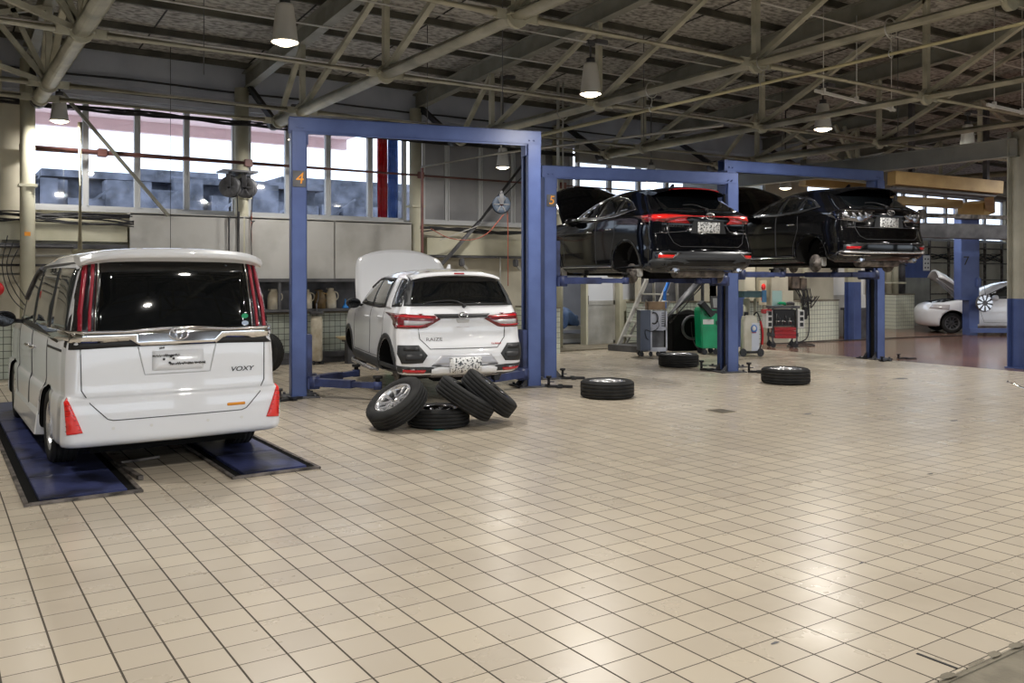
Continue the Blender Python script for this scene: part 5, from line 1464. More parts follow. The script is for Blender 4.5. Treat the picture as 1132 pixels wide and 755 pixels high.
# turquoise chalk mark
bm = B(); lathe(bm, [(.001, .003), (.06, .002), (.07, .0)], 14, T(4.42, 8.05, 0)); tag(obj('paint_spot', bm, mat('turquoise paint', (.02, .35, .33), .4)), 'turquoise paint spot on the floor by the wheel pile', 'paint spot')
# floor drain and stains
t = thing('floor_drain', 'small dark drain plate in the tile floor', 'drain', (7.78, 7.3, 0), 0)
bm = B(); bx(bm, -.12, .12, -.14, .14, .0, .004); obj('drain_cover', bm, mottle(mat('brown drain', (.2, .17, .12), .6), (.16, .13, .09), (.30, .26, .19), 8), t)
bm = B(); [bx(bm, -.10 + .04 * i, -.085 + .04 * i, -.11, .11, .004, .0055) for i in range(6)]; obj('drain_slots', bm, M_black, t)
for i, (x, y, r_) in enumerate(((8.45, 6.6, .07), (6.7, 4.05, .035), (9.4, 5.4, .06), (4.3, 3.0, .02), (12.6, 8.1, .14), (3.05, 2.55, .022))):
    bm = B(); n = 11
    bm.faces.new([bm.verts.new((x + r_ * 1.4 * math.cos(2 * PI * k / n) * rnd.uniform(.5, 1.1), y + r_ * .5 * math.sin(2 * PI * k / n) * rnd.uniform(.5, 1.1), .0015)) for k in range(n)])
    tag(obj('tile_chip', bm, M_dkgrey), 'dark chip in the tile floor, %s' % ('right of the drain', 'in the middle foreground', 'right of centre', 'lower centre', 'far right before the girder column', 'near the broken floor edge')[i], 'tile chip')
t = tag(obj('crack_joint', beam(B(), (3.459, 2.15, .001), (3.461, 1.975, .001), .014, .003), M_black), 'black gap in the floor joint near the lower right corner', 'gap')

# ================================================================== SHELF GOODS
def jug(x, y, z, h, m, label, s=1.0, hm=None):
    t = thing('oil_jug', label, 'jug', (x, y, z), 0, 'oil jugs on the wall shelf')
    s *= 1.12
    bm = B(); lathe(bm, [(.001, 0), (.085 * s, 0), (.10 * s, .01), (.098 * s, h * .55), (.085 * s, h * .78), (.055 * s, h * .93), (.05 * s, h), (.001, h)], 24); obj('body', bm, m, t, True)
    bm = B(); tube(bm, [(.06 * s, 0, h * .88), (.14 * s, 0, h * .80), (.145 * s, 0, h * .52), (.09 * s, 0, h * .42)], .011, 8, 2); obj('handle', bm, hm or m, t)
    bm = B(); lathe(bm, [(.056 * s, h - .012), (.052 * s, h + .012), (.001, h + .018)], 18); tube(bm, [(-.03 * s, 0, h * .93), (-.085 * s, 0, h * 1.02)], .016, 8); obj('lid', bm, m, t)
    return t
jug(4.80, 15.52, .995, .36, M_ivory, 'ivory oil jug next to the minivan, leftmost on the shelf')
jug(5.16, 15.52, .995, .35, M_ivory, 'ivory oil jug just left of the lift post')
jug(5.76, 15.52, .995, .34, M_ivory, 'ivory oil jug just right of the lift post')
jug(6.02, 15.50, .995, .33, mottle(mat('oily brown plastic', (.12, .08, .03), .4), (.07, .045, .02), (.20, .13, .05), 7), 'brown oily jug with yellow handle', .95, M_ylw)
jug(6.24, 15.52, .995, .36, M_ivory, 'stained tall oil jug, rightmost on the shelf', .9)
t = thing('funnel', 'small blue funnel at the right of the shelf', 'funnel', (6.52, 15.5, .995))
bm = B(); lathe(bm, [(.065, 0), (.06, .02), (.018, .09), (.010, .17), (.006, .17), (.014, .09), (.055, .02), (.06, 0)], 20); obj('cone', bm, mat('bright blue plastic', (.03, .25, .7), .35), t, True)
bm = B(); tube(bm, [(0, .05, .03), (.0, .06, .10), (0, .02, .10)], .005, 6, 1); obj('grip', bm, M_black, t)
# thin tank stand behind the lift arm
t = thing('oil_dispenser', 'grey upright oil dispenser by the tiled wall right of the left post', 'dispenser', (5.86, 15.25, 0)); t.scale = (.75, .75, 1)
bm = B(); lathe(bm, [(.001, .06), (.13, .06), (.14, .10), (.14, .80), (.12, .86), (.001, .88)], 24); obj('tank', bm, M_ivory, t, True)
bm = B(); lathe(bm, [(.16, .90), (.17, .95), (.16, .955), (.03, .91), (.001, .91)], 24); cyl(bm, (0, 0, .85), (0, 0, 1.10), .02); tube(bm, [(0, 0, 1.1), (.05, 0, 1.2), (.04, 0, 1.32)], .012, 6, 1); obj('drip_pan', bm, M_dkgrey, t)
bm = B(); [cyl(bm, (a, b - .02, .035), (a, b + .02, .035), .035) for a in (-.11, .11) for b in (-.1, .1)]; obj('castor', bm, M_black, t)
t = thing('cardboard_box', 'brown carton behind the lift arm', 'box', (6.95, 15.15, 0), .2)
bm = B(); bx(bm, -.16, .16, -.12, .12, 0, .42, bev=.005); obj('carton', bm, M_wood, t)
bm = B(); bx(bm, -.16, .0, -.13, -.12, .40, .47); obj('flap', bm, M_wood, t)
t = thing('green_bin', 'green plastic crate behind the suv front wheel', 'bin', (7.25, 15.1, 0))
bm = B(); bx(bm, -.14, .14, -.14, .14, 0, .36, bev=.01); obj('crate', bm, M_green, t); bm = B(); bx(bm, -.155, .155, -.155, .155, .34, .37, bev=.004); obj('rim', bm, M_green, t)
bm = B(); lathe(bm, [(.001, 0), (.32, 0), (.40, .05), (.41, .06), (.39, .06), (.31, .015), (.001, .015)], 28, T(6.55, 15.05, .44) @ Matrix.Diagonal((1, .4, 1, 1)))
o = obj('tray', bm, mat('pale wooden tray', (.55, .47, .30), .5), None, True); tag(o, 'pale round tray resting low by the tiled wall', 'tray')
t = thing('tray_stand', 'low stand under the pale round tray', 'stand', (6.55, 15.05, 0)); bm = B(); bx(bm, -.2, .2, -.08, .08, .0, .40); obj('block', bm, M_dkgrey, t); bm = B(); bx(bm, -.25, .25, -.1, .1, .4, .44); obj('top', bm, M_dkgrey, t)

# ================================================================== HOSE REELS
def reel(x, y, z, rz, label, m, hose, drop, hx=0):
    t = thing('hose_reel', label, 'hose reel', (x, y, z), rz, 'hose reels')
    Mr = RY(PI / 2)
    bm = B(); lathe(bm, [(.04, -.09), (.21, -.09), (.225, -.08), (.225, -.06), (.12, -.055), (.12, .055), (.225, .06), (.225, .08), (.21, .09), (.04, .09)], 32, Mr, closed=True); fixn(bm); obj('drum', bm, m, t, True)
    bm = B(); lathe(bm, [(.125, -.055), (.19, -.05), (.19, .05), (.125, .055)], 32, Mr); obj('coiled_hose', bm, hose, t)
    bm = B(); bx(bm, -.12, -.10, -.05, .05, 0, .27); bx(bm, .10, .12, -.05, .05, 0, .27); bx(bm, -.12, .12, -.05, .05, .25, .27); bx(bm, -.03, .03, -.03, .03, .27, .34)
    for k in range(6):
        a = PI / 3 * k; beam(bm, (-.095, .05 * math.cos(a), .05 * math.sin(a)), (-.095, .2 * math.cos(a), .2 * math.sin(a)), .012, .03)
    obj('bracket', bm, M_dkgrey, t)
    if drop:
        bm = B(); tube(bm, [(0, -.15, -.12)] + [(q[0] + hx * i / len(drop), -.17 + q[1], q[2]) for i, q in enumerate(drop)], .011, 8, 2); obj('hose_end', bm, hose, t)
    t.scale = (.8, .8, .8)
    return t
reel(4.33, 15.30, 3.12, R(50), 'left of the twin grey hose reels hung between the bright windows', M_dkgrey, M_cable, [(0, 0, -.5), (-.03, 0, -1.2), (0, 0, -1.6)])
reel(4.59, 15.26, 3.12, R(50), 'right of the twin grey hose reels hung between the bright windows', M_dkgrey, M_cable, [(-.1, 0, -.5), (-.2, 0, -.75), (.12, 0, -.7), (-.16, 0, -.78), (-.1, 0, -1.6)])
t = thing('reel_beam', 'dark steel bracket holding the twin hose reels', 'bracket', (4.46, 15.4, 3.38)); bm = B(); bx(bm, -.28, .32, -.22, .22, .0, .03); obj('plate', bm, M_dkgrey, t); bm = B(); bx(bm, -.03, .03, -.02, .30, -.05, .0); obj('arm', bm, M_dkgrey, t)
reel(9.41, 14.6, 3.0, R(62), 'single blue-grey hose reel hanging in front of the grey windows', mat('blue grey metal', (.035, .05, .075), .6), M_redhose, [(0, 0, -.7), (.03, 0, -1.4), (.0, 0, -2.0)])
conduit('hose', [(9.40, 14.5, 2.8), (9.0, 14.6, 2.30), (8.4, 14.8, 2.28), (8.0, 14.9, 2.5)], .009, M_redhose, 'red hose looping from the single reel to the column', 'hose', 6, 3)
conduit('control_cable', [(3.35, 15.3, 5.38), (3.35, 15.3, 1.6)], .006, M_cable, 'thin black cable hanging in front of the bright windows', 'cable')
conduit('drop_conduit', [(4.35, 15.45, 2.62), (4.35, 15.45, 1.2)], .02, M_dkgrey, 'left dark conduit dropping below the twin reels', 'conduit')
conduit('drop_conduit', [(4.52, 15.45, 2.72), (4.52, 15.45, 1.2)], .018, M_dkgrey, 'middle dark conduit dropping below the twin reels', 'conduit')
conduit('drop_conduit', [(4.74, 15.45, 2.75), (4.74, 15.45, 1.2)], .012, M_redhose, 'red conduit dropping below the twin reels', 'conduit')
conduit('coat_hook_cable', [(9.9, 15.62, 2.0), (9.9, 15.4, 1.98), (9.9, 15.4, 1.2), (9.9, 15.64, 1.18)], .012, M_alu, 'thin pipe below a hook on the wall behind the suv', 'pipe')
for x in (8.95, 10.25):
    t = thing('wall_hook_bag', ('left' if x < 9.5 else 'right') + ' dark bag-like fitting hanging under the beam behind the suv', 'fitting', (x, 15.35, 1.95))
    bm = B(); bx(bm, -.05, .05, -.05, .05, -.16, .0, bev=.02); obj('case', bm, M_dkgrey, t); bm = B(); beam(bm, (0, 0, -.1), (.12, 0, -.22), .05, .05); obj('clip', bm, M_alu, t)
# wall fan / equipment far left edge
t = thing('wall_bell', 'round red-rimmed fitting on the wall at the left edge', 'fitting', (.84, 15.1, 1.40))
bm = B(); lathe(bm, [(.001, .05), (.07, .04), (.11, .0), (.11, -.03), (.001, -.03)], 24, RX(PI / 2)); obj('dome', bm, M_red, t, True); bm = B(); bx(bm, -.03, .03, .0, .5, -.03, .03); obj('arm', bm, M_dkgrey, t)
for i in range(3):
    conduit('wall_cable', [(1.0 + .07 * i, 15.2, 2.2 - .1 * i), (.90 + .05 * i, 15.15, 1.7), (1.05 + .08 * i, 15.2, 1.2 + .05 * i), (1.4 + .02 * i, 15.2, .95)], .007, M_cable, ('left', 'middle', 'right')[i] + ' of the black cables looping around the left column', 'cable', 6, 3, group='cables by the left column')

# ================================================================== REAR DOORWAY, GLAZED PARTITION
t = thing('sliding_door', 'grey aluminium sliding door with glass upper half', 'door', (12.52, 15.88, 0))
bm = B(); bx(bm, 0, .05, 0, .04, 0, 2.1); bx(bm, .83, .88, 0, .04, 0, 2.1); bx(bm, 0, .88, 0, .04, 2.04, 2.1); bx(bm, 0, .88, 0, .04, .93, 1.03); bx(bm, 0, .88, 0, .04, 0, .10); obj('door_frame', bm, M_alu, t)
bm = B(); bx(bm, .05, .83, .012, .028, .10, .93); obj('lower_panel', bm, M_alu, t)
bm = B(); bx(bm, .05, .83, .015, .022, 1.03, 2.04); obj('pane', bm, M_milk, t)
bm = B(); bx(bm, .06, .075, -.03, .0, .95, 1.15); obj('pull', bm, M_dkgrey, t)
bm = B(); bx(bm, 13.42, 13.52, 15.74, 15.98, 0, 2.69); bx(bm, 12.46, 12.52, 15.78, 15.98, 0, 2.2); struct('door_1', bm, M_cream)
bm = B(); bx(bm, 13.52, 14.0, YW, YW + .1, 0, 1.05); bx(bm, 13.52, 14.0, YW, YW + .1, 2.1, 2.2); f = struct('window_6', bm, M_cream)
g = B(); bx(g, 13.52, 14.0, YW + .04, YW + .05, 1.05, 2.1); obj('pane', g, M_milk, f)
t = thing('tarpaulin', 'folded blue tarpaulin heaped in the dark doorway', 'tarpaulin', (12.45, 16.75, .55))
bm = B(); bmesh.ops.create_uvsphere(bm, u_segments=40, v_segments=18, radius=1)
for v in bm.verts:
    a = math.atan2(v.co.y, v.co.x); q = 1 + .12 * math.sin(5 * a + 3 * v.co.z) + .08 * math.sin(11 * a)
    v.co = Vector((v.co.x * .50 * q, v.co.y * .30 * q, max(v.co.z, -.5) * .26 + .06 * math.sin(7 * v.co.x)))
obj('cloth_heap', bm, M_bluecloth, t, True)
bm = B(); bx(bm, -.5, .5, -.25, .25, -.22, -.12); obj('pallet', bm, M_white, t)
t = thing('pallet_stack', 'pale boxes under the blue tarpaulin', 'boxes', (12.45, 16.75, 0.03)); bm = B(); bx(bm, -.52, .5, -.24, .24, 0, .09, bev=.01); obj('lower_board', bm, M_white, t); bm = B(); bx(bm, -.45, .45, -.22, .22, .09, .20, bev=.01); obj('upper_board', bm, M_alu, t)

# ================================================================== ROLLING STEPS
t = thing('rolling_steps', 'aluminium rolling work steps with a blue strut behind the grey cabinet', 'steps', (12.55, 14.0, 0), R(11.5))
for sy in (0, .62):
    bm = B(); beam(bm, (0, sy, .1), (1.25, sy, 1.85), .045, .10); obj('stringer', bm, M_alu, t)
    bm = B(); beam(bm, (1.25, sy, 1.85), (1.35, sy, .1), .05, .05); beam(bm, (.25, sy, .1), (1.0, sy, 1.05), .035, .05); obj('rear_leg', bm, M_alu, t)
for k in range(6):
    bm = B(); x = .12 + k * .215; z = .30 + k * .30
    bx(bm, x, x + .24, .02, .60, z - .02, z + .015, bev=.004); obj('step', bm, M_alu, t)
bm = B(); bx(bm, -.25, 1.45, -.08, .72, 0, .13, bev=.01); obj('base', bm, M_dkgrey, t)
bm = B(); beam(bm, (.75, -.05, 1.25), (1.1, -.05, 1.80), .05, .06); beam(bm, (.75, -.05, 1.25), (.75, -.05, .9), .05, .05); obj('blue_strut', bm, mat('bright blue paint', (.03, .18, .62), .4), t)
t = thing('exhaust_duct', 'thick dark slanting exhaust duct behind the grey cabinet', 'duct')
bm = B(); tube(bm, [(12.75, 13.62, .60), (13.25, 13.5, 1.1), (13.72, 13.4, 1.55)], .075, 18); obj('duct_tube', bm, M_dkgrey, t)
bm = B(); tube(bm, [(12.92, 13.55, .62), (13.86, 13.35, 1.55)], .02, 8); beam(bm, (12.75, 13.62, .0), (12.75, 13.62, .62), .05, .05); beam(bm, (13.72, 13.4, 1.5), (13.72, 13.4, .0), .05, .05); obj('duct_strut', bm, M_dkgrey, t)

# ================================================================== WORKSHOP MACHINES
def castors(t, xs, ys, r=.05):
    for x in xs:
        for y in ys:
            bm = B(); cyl(bm, (x, y - .018, r), (x, y + .018, r), r, seg=16); bx(bm, x - .02, x + .02, y - .025, y + .025, r, r * 2 + .02); obj('castor', bm, M_black, t)
t = thing('service_cart', 'grey service machine with open frame front and hose, on castors', 'machine', (11.75, 13.15, 0), -R(26)); t.scale = (.74, .8, 1)
bm = B(); bx(bm, 0, .28, 0, .34, .12, .92, bev=.01); bx(bm, .28, .74, .06, .34, .56, .90, bev=.008); bx(bm, .28, .32, .0, .04, .12, .90); bx(bm, .70, .74, 0, .04, .12, .90); bx(bm, .28, .74, 0, .05, .12, .18); bx(bm, .28, .74, 0, .05, .52, .58); bx(bm, .28, .74, .30, .34, .12, .9)
bx(bm, .28, .74, 0, .34, .10, .13)
obj('cabinet', bm, mottle(mat('silver grey cabinet', (.5, .51, .56), .4, .2), (.40, .41, .46), (.55, .56, .62), 3), t)
bm = B(); bx(bm, -.006, .0, .0, .34, .12, .92); bx(bm, 0, .275, -.006, 0, .12, .92); obj('side_panel', bm, mat('slate blue panel', (.10, .12, .17), .4), t)
bm = B(); bx(bm, .34, .68, .08, .28, .13, .50); cyl(bm, (.5, .15, .15), (.5, .15, .5), .06); obj('inner_tank', bm, M_dkgrey, t)
bm = B()
for k in range(7): bx(bm, .60, .68, .05, .062, .60 + k * .042, .615 + k * .042)
obj('louvres', bm, M_black, t)
bm = B(); lathe(bm, [(.11 + .014 * math.cos(q * PI / 4), .014 * math.sin(q * PI / 4)) for q in range(8)], 28, T(.38, .02, .76) @ RX(PI / 2), closed=True)
tube(bm, [(.48, .02, .72), (.52, -.02, .58), (.30, -.03, .48), (.10, -.03, .56), (.15, -.03, .36), (.22, -.02, .34)], .008, 6, 3); obj('hose', bm, M_cable, t)
castors(t, (.05, .30, .50, .68), (.06,)); castors(t, (.05, .68), (.28,))
t2 = thing('junk_tray', 'brown open carton lying on top of the grey service machine', 'box', (11.75, 13.15, .925), -R(26)); t2.scale = (.74, .8, 1); bm = B(); bx(bm, .22, .70, .04, .30, 0, .16, bev=.004); obj('carton', bm, M_wood, t2); bm = B(); bx(bm, .60, .76, .02, .28, .16, .175); obj('flap', bm, M_white, t2)

t = thing('black_bin', 'black covered wheel balancer box against the tiles', 'machine', (13.15, 13.70, 0), -R(12))
bm = B(); bx(bm, 0, .82, 0, .5, .0, .78, bev=.03); lathe(bm, [(.001, 0), (.36, 0), (.38, .04), (.36, .08), (.001, .10)], 32, T(.42, .12, .50) @ RX(PI / 2)); obj('body', bm, M_matblk, t)
bm = B(); tube(bm, [(.42, -.05, .62), (.40, -.1, .35), (.50, -.1, .08), (.62, -.1, .05), (.72, -.08, .3), (.78, -.04, .55)], .008, 6, 3); obj('hose', bm, M_dkgrey, t)
bm = B(); lathe(bm, [(.24 + .03 * math.cos(q * PI / 4), .03 * math.sin(q * PI / 4)) for q in range(8)], 32, T(.46, -.03, .50) @ RX(PI / 2), closed=True); obj('ring', bm, M_dkgrey, t)

t = thing('green_machine', 'green service machine with tilted display behind the second lift post', 'machine', (13.07, 12.78, 0), -R(30))
bm = B(); prism(bm, [(0, .13), (.62, .13), (.62, .86), (.0, .96), (-.03, .92)], .5, T(0, 0, 0)); bmesh.ops.bevel(bm, geom=bm.edges[:], offset=.02, segments=2, affect='EDGES'); fixn(bm); obj('cabinet', bm, M_green, t)
bm = B(); beam(bm, (-.02, .02, 1.06), (.20, .02, .80), .30, .10); bx(bm, .12, .60, -.02, .3, .84, .90); obj('console', bm, M_black, t)
bm = B(); bx(bm, -.22, .22, -.03, .0, -.15, .15, bev=.008); d = obj('display', bm, M_black, t); d.location = (.42, .10, 1.04); d.rotation_euler = (R(-18), 0, 0)
bm = B(); bx(bm, -.17, .17, -.034, -.030, -.10, .10); obj('screen', bm, mat('grey lcd', (.35, .36, .36), .2), d)
bm = B(); bx(bm, .02, .24, -.008, -.0, .62, .72); obj('white_label', bm, M_white, t); bm = B(); bx(bm, .28, .58, -.02, 0, .60, .69, bev=.01); bx(bm, .04, .2, -.012, 0, .80, .82); obj('grip', bm, mat('dark green grip', (.0, .08, .05), .4), t)
castors(t, (.07, .30, .55), (.06, .42), .055)

t = thing('extractor_tank', 'ivory upright oil extractor tank with round emblem on two wheels', 'tank', (13.66, 12.05, 0), -R(30)); t.scale = (.76, .8, .95)
bm = B(); prism(bm, [(-.22, .10), (.20, .10), (.16, .78), (.08, .86), (-.16, .86), (-.20, .80)], .26, T(0, -.13, 0)); bmesh.ops.bevel(bm, geom=bm.edges[:], offset=.025, segments=3, affect='EDGES'); fixn(bm); obj('tank_body', bm, mottle(mat('ivory enamel', (.6, .58, .48), .35), (.45, .42, .33), (.64, .62, .54), 3), t)
bm = B(); bx(bm, .0, .20, -.137, -.13, .12, .70); obj('front_panel', bm, mat('pale blue grey enamel', (.55, .58, .66), .3), t)
bm = B(); lathe(bm, [(.001, 0), (.085, 0), (.085, .003), (.001, .004)], 24, T(.06, -.138, .58) @ RX(PI / 2)); rr = obj('round_emblem', bm, mat('emblem blue', (.12, .25, .60), .4), t)
bm = B(); lathe(bm, [(.001, 0), (.05, 0), (.05, .003), (.001, .004)], 20, T(.06, -.142, .59) @ RX(PI / 2)); obj('emblem_core', bm, M_white, rr)
scribble(rr, T(.06, -.142, .50) @ RX(PI / 2), .13, .03, M_red, 4, 'emblem_lettering')
bm = B(); cyl(bm, (-.1, 0, .84), (-.1, 0, .93), .06); tube(bm, [(.1, 0, .86), (.18, -.05, .95), (.26, -.1, .7), (.28, -.1, .3), (.22, -.12, .15)], .016, 8, 3); obj('hose', bm, M_black, t)
bm = B(); tube(bm, [(.24, -.1, .75), (.30, -.14, .5), (.28, -.12, .25)], .03, 8, 2); obj('red_hose', bm, M_red, t)
for s in (-1, 1):
    bm = B(); cyl(bm, (s * .23, -.17, .085), (s * .23, -.12, .085), .085, seg=20); obj('wheel', bm, M_black, t)
bm = B(); cyl(bm, (-.23, -.14, .085), (.23, -.14, .085), .02); bx(bm, -.2, .2, -.12, .12, .07, .11); obj('axle', bm, M_black, t)

t = thing('tool_cart', 'tool cart with red drawers and white side boxes before the tiled wall', 'cart', (15.66, 13.20, 0), -R(33)); t.scale = (.84, .84, .95)
bm = B(); bx(bm, 0, .72, 0, .42, .26, .34); bx(bm, .02, .06, .0, .04, .1, .95); bx(bm, .66, .70, 0, .04, .1, .95); bx(bm, .02, .06, .38, .42, .1, .95); bx(bm, .66, .70, .38, .42, .1, .95); bx(bm, -.02, .76, -.02, .44, .92, .98, bev=.01); obj('frame', bm, M_dkgrey, t)
for k in range(3):
    bm = B(); bx(bm, .09, .65, -.02, .38, .22 + k * .09, .30 + k * .09, bev=.006); dr = obj('drawer', bm, M_red, t); bm = B(); bx(bm, .14, .60, -.035, -.02, .275 + k * .09, .29 + k * .09); obj('drawer_pull', bm, M_red, dr)
bm = B(); bx(bm, .10, .64, .05, .36, .50, .90); obj('tool_rack', bm, M_black, t)
for k in range(9):
    bm = B(); x = .14 + .055 * k; tube(bm, [(x, .03, .55 + .02 * (k % 3)), (x + rnd.uniform(-.03, .03), .02, .80 - .05 * (k % 4))], .008, 6); lathe(bm, [(.001, 0), (.02, 0), (.02, .02), (.001, .02)], 10, T(x, .02, .62) @ RX(PI / 2)); obj('hand_tool', bm, (M_alu, M_silver, M_dkgrey)[k % 3], t)
for x in (-.14, .70):
    bm = B(); bx(bm, x, x + .18, .0, .36, .46, .88, bev=.008); sb = obj('side_box', bm, M_white, t)
    for k in range(3):
        b2 = B(); bx(b2, x + .06, x + .15, -.006, 0, .50 + k * .13, .59 + k * .13); obj('slot', b2, M_black, sb)
bm = B(); bx(bm, -.22, .02, .0, .2, .80, .90, bev=.01); obj('red_tray', bm, M_red, t)
castors(t, (.06, .66), (.04, .38), .07)
for (x, z0, w_, m_, lb) in ((.06, .98, .26, mat('pale cyan paper', (.5, .72, .70), .6), 'pale cyan folder standing on the tool cart'), (.36, .98, .26, mat('cream paper', (.75, .70, .56), .6), 'cream sheet standing on the tool cart')):
    bm = B(); bx(bm, x, x + w_, .12, .14, z0, z0 + .34); o = obj('folder', bm, m_); tag(o, lb, 'folder'); o.location = (15.66, 13.20, -.05); o.scale = (.84, .84, 1); o.rotation_euler = (0, 0, -R(33))
for (x, z, m_, lb) in ((.30, .98, M_green, 'green tool lying on the cart top'), (.52, .98, M_dkgrey, 'grey power tool lying on the cart top')):
    bm = B(); tube(bm, [(x - .12, .05, z + .05), (x, .03, z + .07), (x + .1, .06, z + .04)], .035, 10, 1); o = obj('power_tool', bm, m_); tag(o, lb, 'tool'); o.location = (15.66, 13.20, -.05); o.scale = (.84, .84, 1); o.rotation_euler = (0, 0, -R(33))
# teal drum holder behind second post
t = thing('parts_washer', 'small teal basin on a post behind the second lift', 'basin', (14.35, 12.75, 0), -R(20))
bm = B(); bx(bm, -.2, .30, -.2, .2, 1.15, 1.28, bev=.03); obj('basin', bm, mat('teal enamel', (.10, .20, .22), .4), t)
bm = B(); cyl(bm, (0, 0, 0), (0, 0, 1.12), .07); cyl(bm, (0, 0, 0), (0, 0, .02), .2); cyl(bm, (.2, 0, 0), (.2, 0, 1.12), .03); obj('stand', bm, M_cream, t)
bm = B(); bx(bm, .24, .34, -.22, -.2, 1.05, 1.30); obj('blue_box', bm, mat('light blue plastic', (.12, .35, .65), .4), t)
t = thing('pillar_guard', 'blue steel post right of the extractor tank', 'post', (15.35, 13.9, 0))
bm = B(); bx(bm, -.12, .12, -.1, .1, 0, 1.25); obj('post', bm, M_blue, t); bm = B(); bx(bm, -.12, .12, -.1, .1, 1.25, 2.4); obj('upper_post', bm, M_cream, t)
# red push button panel
t = thing('switch_panel', 'white panel with two red buttons on the rear wall', 'switch panel', (16.36, 14.05, 1.20))
bm = B(); bx(bm, -.11, .11, -.03, .03, -.28, .30, bev=.008); obj('panel', bm, mat('cream panel', (.70, .62, .45), .5), t)
for z in (.14, -.14):
    bm = B(); lathe(bm, [(.001, .03), (.05, .025), (.085, .0), (.001, 0)], 20, T(0, -.03, z) @ RX(PI / 2)); obj('red_button', bm, M_lensb, t)
bm = B(); bx(bm, -.03, .03, .03, .45, -.05, .05); obj('wall_arm', bm, M_dkgrey, t)
# tall pale cabinet behind the tool cart
t = thing('locker', 'tall cream locker behind the tool cart', 'locker', (16.62, 14.02, 0)); bm = B(); bx(bm, 0, .62, 0, .45, 0, 2.3, bev=.01); obj('body', bm, M_wall, t); bm = B(); bx(bm, .08, .54, -.01, 0, 1.62, 1.85); obj('vent', bm, M_dkgrey, t); bm = B(); bx(bm, .02, .60, -.006, 0, .1, 1.55); obj('door', bm, M_wall, t)
# electric boxes and hanging cables
t = thing('electric_box', 'rusty electric boxes with hanging cables on the rear wall', 'electric box', (17.75, 14.1, 0))
bm = B(); bx(bm, -.32, -.05, -.05, .4, 1.3, 1.62, bev=.01); bx(bm, .0, .22, -.05, .4, 1.25, 1.55, bev=.01); obj('box', bm, mottle(mat('dirty brown box', (.12, .09, .07), .6), (.05, .045, .04), (.22, .17, .13), 6), t)
bm = B()
for k in range(9): tube(bm, [(-.25 + .07 * k, -.06, 1.3), (-.1 + .05 * k + rnd.uniform(-.1, .1), -.1, 1.0), (.05 * k + rnd.uniform(-.15, .15), -.1, .7 + rnd.uniform(-.2, .3)), (.08 * k, -.08, 1.1)], .012, 6, 3)
tube(bm, [(.2, -.08, 1.2), (.25, -.1, .6), (.22, -.1, .1), (-.3, -.3, .02), (-1.0, -.5, .02), (-1.4, -.2, .02)], .014, 6, 3)
obj('cables', bm, M_cable, t); bm = B(); bx(bm, .0, .14, -.14, -.06, .55, .85, bev=.02); obj('plug_box', bm, M_black, t)
bm = B(); cyl(bm, (.5, .2, 0.98), (.5, .2, 3.2), .09, seg=20); obj('riser_pipe', bm, M_cream, t)
conduit('floor_cable', [(16.3, 13.3, .015), (16.9, 12.9, .015), (17.2, 13.4, .015), (16.6, 13.7, .015), (17.6, 13.8, .015)], .014, M_cable, 'black cable looping on the floor right of the tool cart', 'cable', 6, 3)
conduit('floor_cable', [(17.4, 13.9, .015), (18.6, 13.6, .015), (20.5, 13.5, .015), (23, 13.0, .015)], .014, M_cable, 'black cable lying along the red floor before the tiled wall', 'cable', 6, 3)
# pale doors and boxes between the column and lift 3 post
t = thing('steel_cabinet', 'pale grey cabinet partly behind the rightmost lift post', 'cabinet', (19.65, 14.64, 0)); bm = B(); bx(bm, 0, 1.5, 0, .5, 0, 2.3, bev=.01); obj('body', bm, M_sheet, t); bm = B(); bx(bm, .1, .7, -.01, 0, 1.1, 2.1); bx(bm, .8, 1.4, -.01, 0, 1.1, 2.1); obj('door', bm, M_white, t); bm = B(); bx(bm, .22, .30, -.03, -.01, 1.7, 1.9); obj('handle', bm, M_black, t)
t = thing('workbench', 'cluttered grey bench beside the blue and beige column', 'bench', (19.75, 13.9, 0)); bm = B(); bx(bm, 0, .8, 0, .5, .72, .78); bx(bm, .05, .75, .05, .45, .0, .72); obj('top', bm, M_dkgrey, t); bm = B(); bx(bm, .3, .5, .1, .3, .78, 1.12, bev=.01); obj('carton', bm, M_white, t)
for x in (24.4, 24.75, 25.1):
    t = thing('vertical_duct', ('left', 'middle', 'right')[round((x - 24.4) / .35)] + ' vertical pipe rising above the pale tiled block', 'pipe', (x, 16.1, 1.06)); bm = B(); cyl(bm, (0, 0, 0), (0, 0, 2.4), .10, seg=18); obj('pipe', bm, M_cream if x < 25 else M_dkgrey, t); bm = B(); cyl(bm, (0, 0, .3), (0, 0, .36), .13, seg=18); obj('flange', bm, M_cream, t)
t = thing('control_cabinet', 'blue and grey control cabinet behind the open white hood', 'cabinet', (25.95, 16.6, 0)); bm = B(); bx(bm, 0, 1.5, 0, .6, 0, 1.55, bev=.01); obj('lower_body', bm, mottle(mat('grey green cabinet', (.25, .26, .24), .5), (.2, .21, .2), (.3, .31, .28), 2), t); bm = B(); bx(bm, 0, 1.5, 0, .6, 1.55, 2.30, bev=.01); ub = obj('upper_body', bm, M_blue, t); bm = B(); bx(bm, 1.1, 1.48, -.01, 0, 1.78, 2.28); obj('dial_panel', bm, M_white, ub); bm = B(); [cyl(bm, (1.2 + .16 * (k % 2), -.03, 1.88 + .14 * (k // 2)), (1.2 + .16 * (k % 2), -.01, 1.88 + .14 * (k // 2)), .025) for k in range(6)]; obj('knob', bm, M_black, ub)
bm = B(); bx(bm, 28, 44, 17.7, 17.74, .95, 1.0)
for k in range(13): bx(bm, 28 + k * 1.2, 28.06 + k * 1.2, 17.66, 17.74, 0, 2.85)
for z in (1.45, 2.05, 2.6): bx(bm, 28, 43, 17.4, 17.74, z, z + .03)
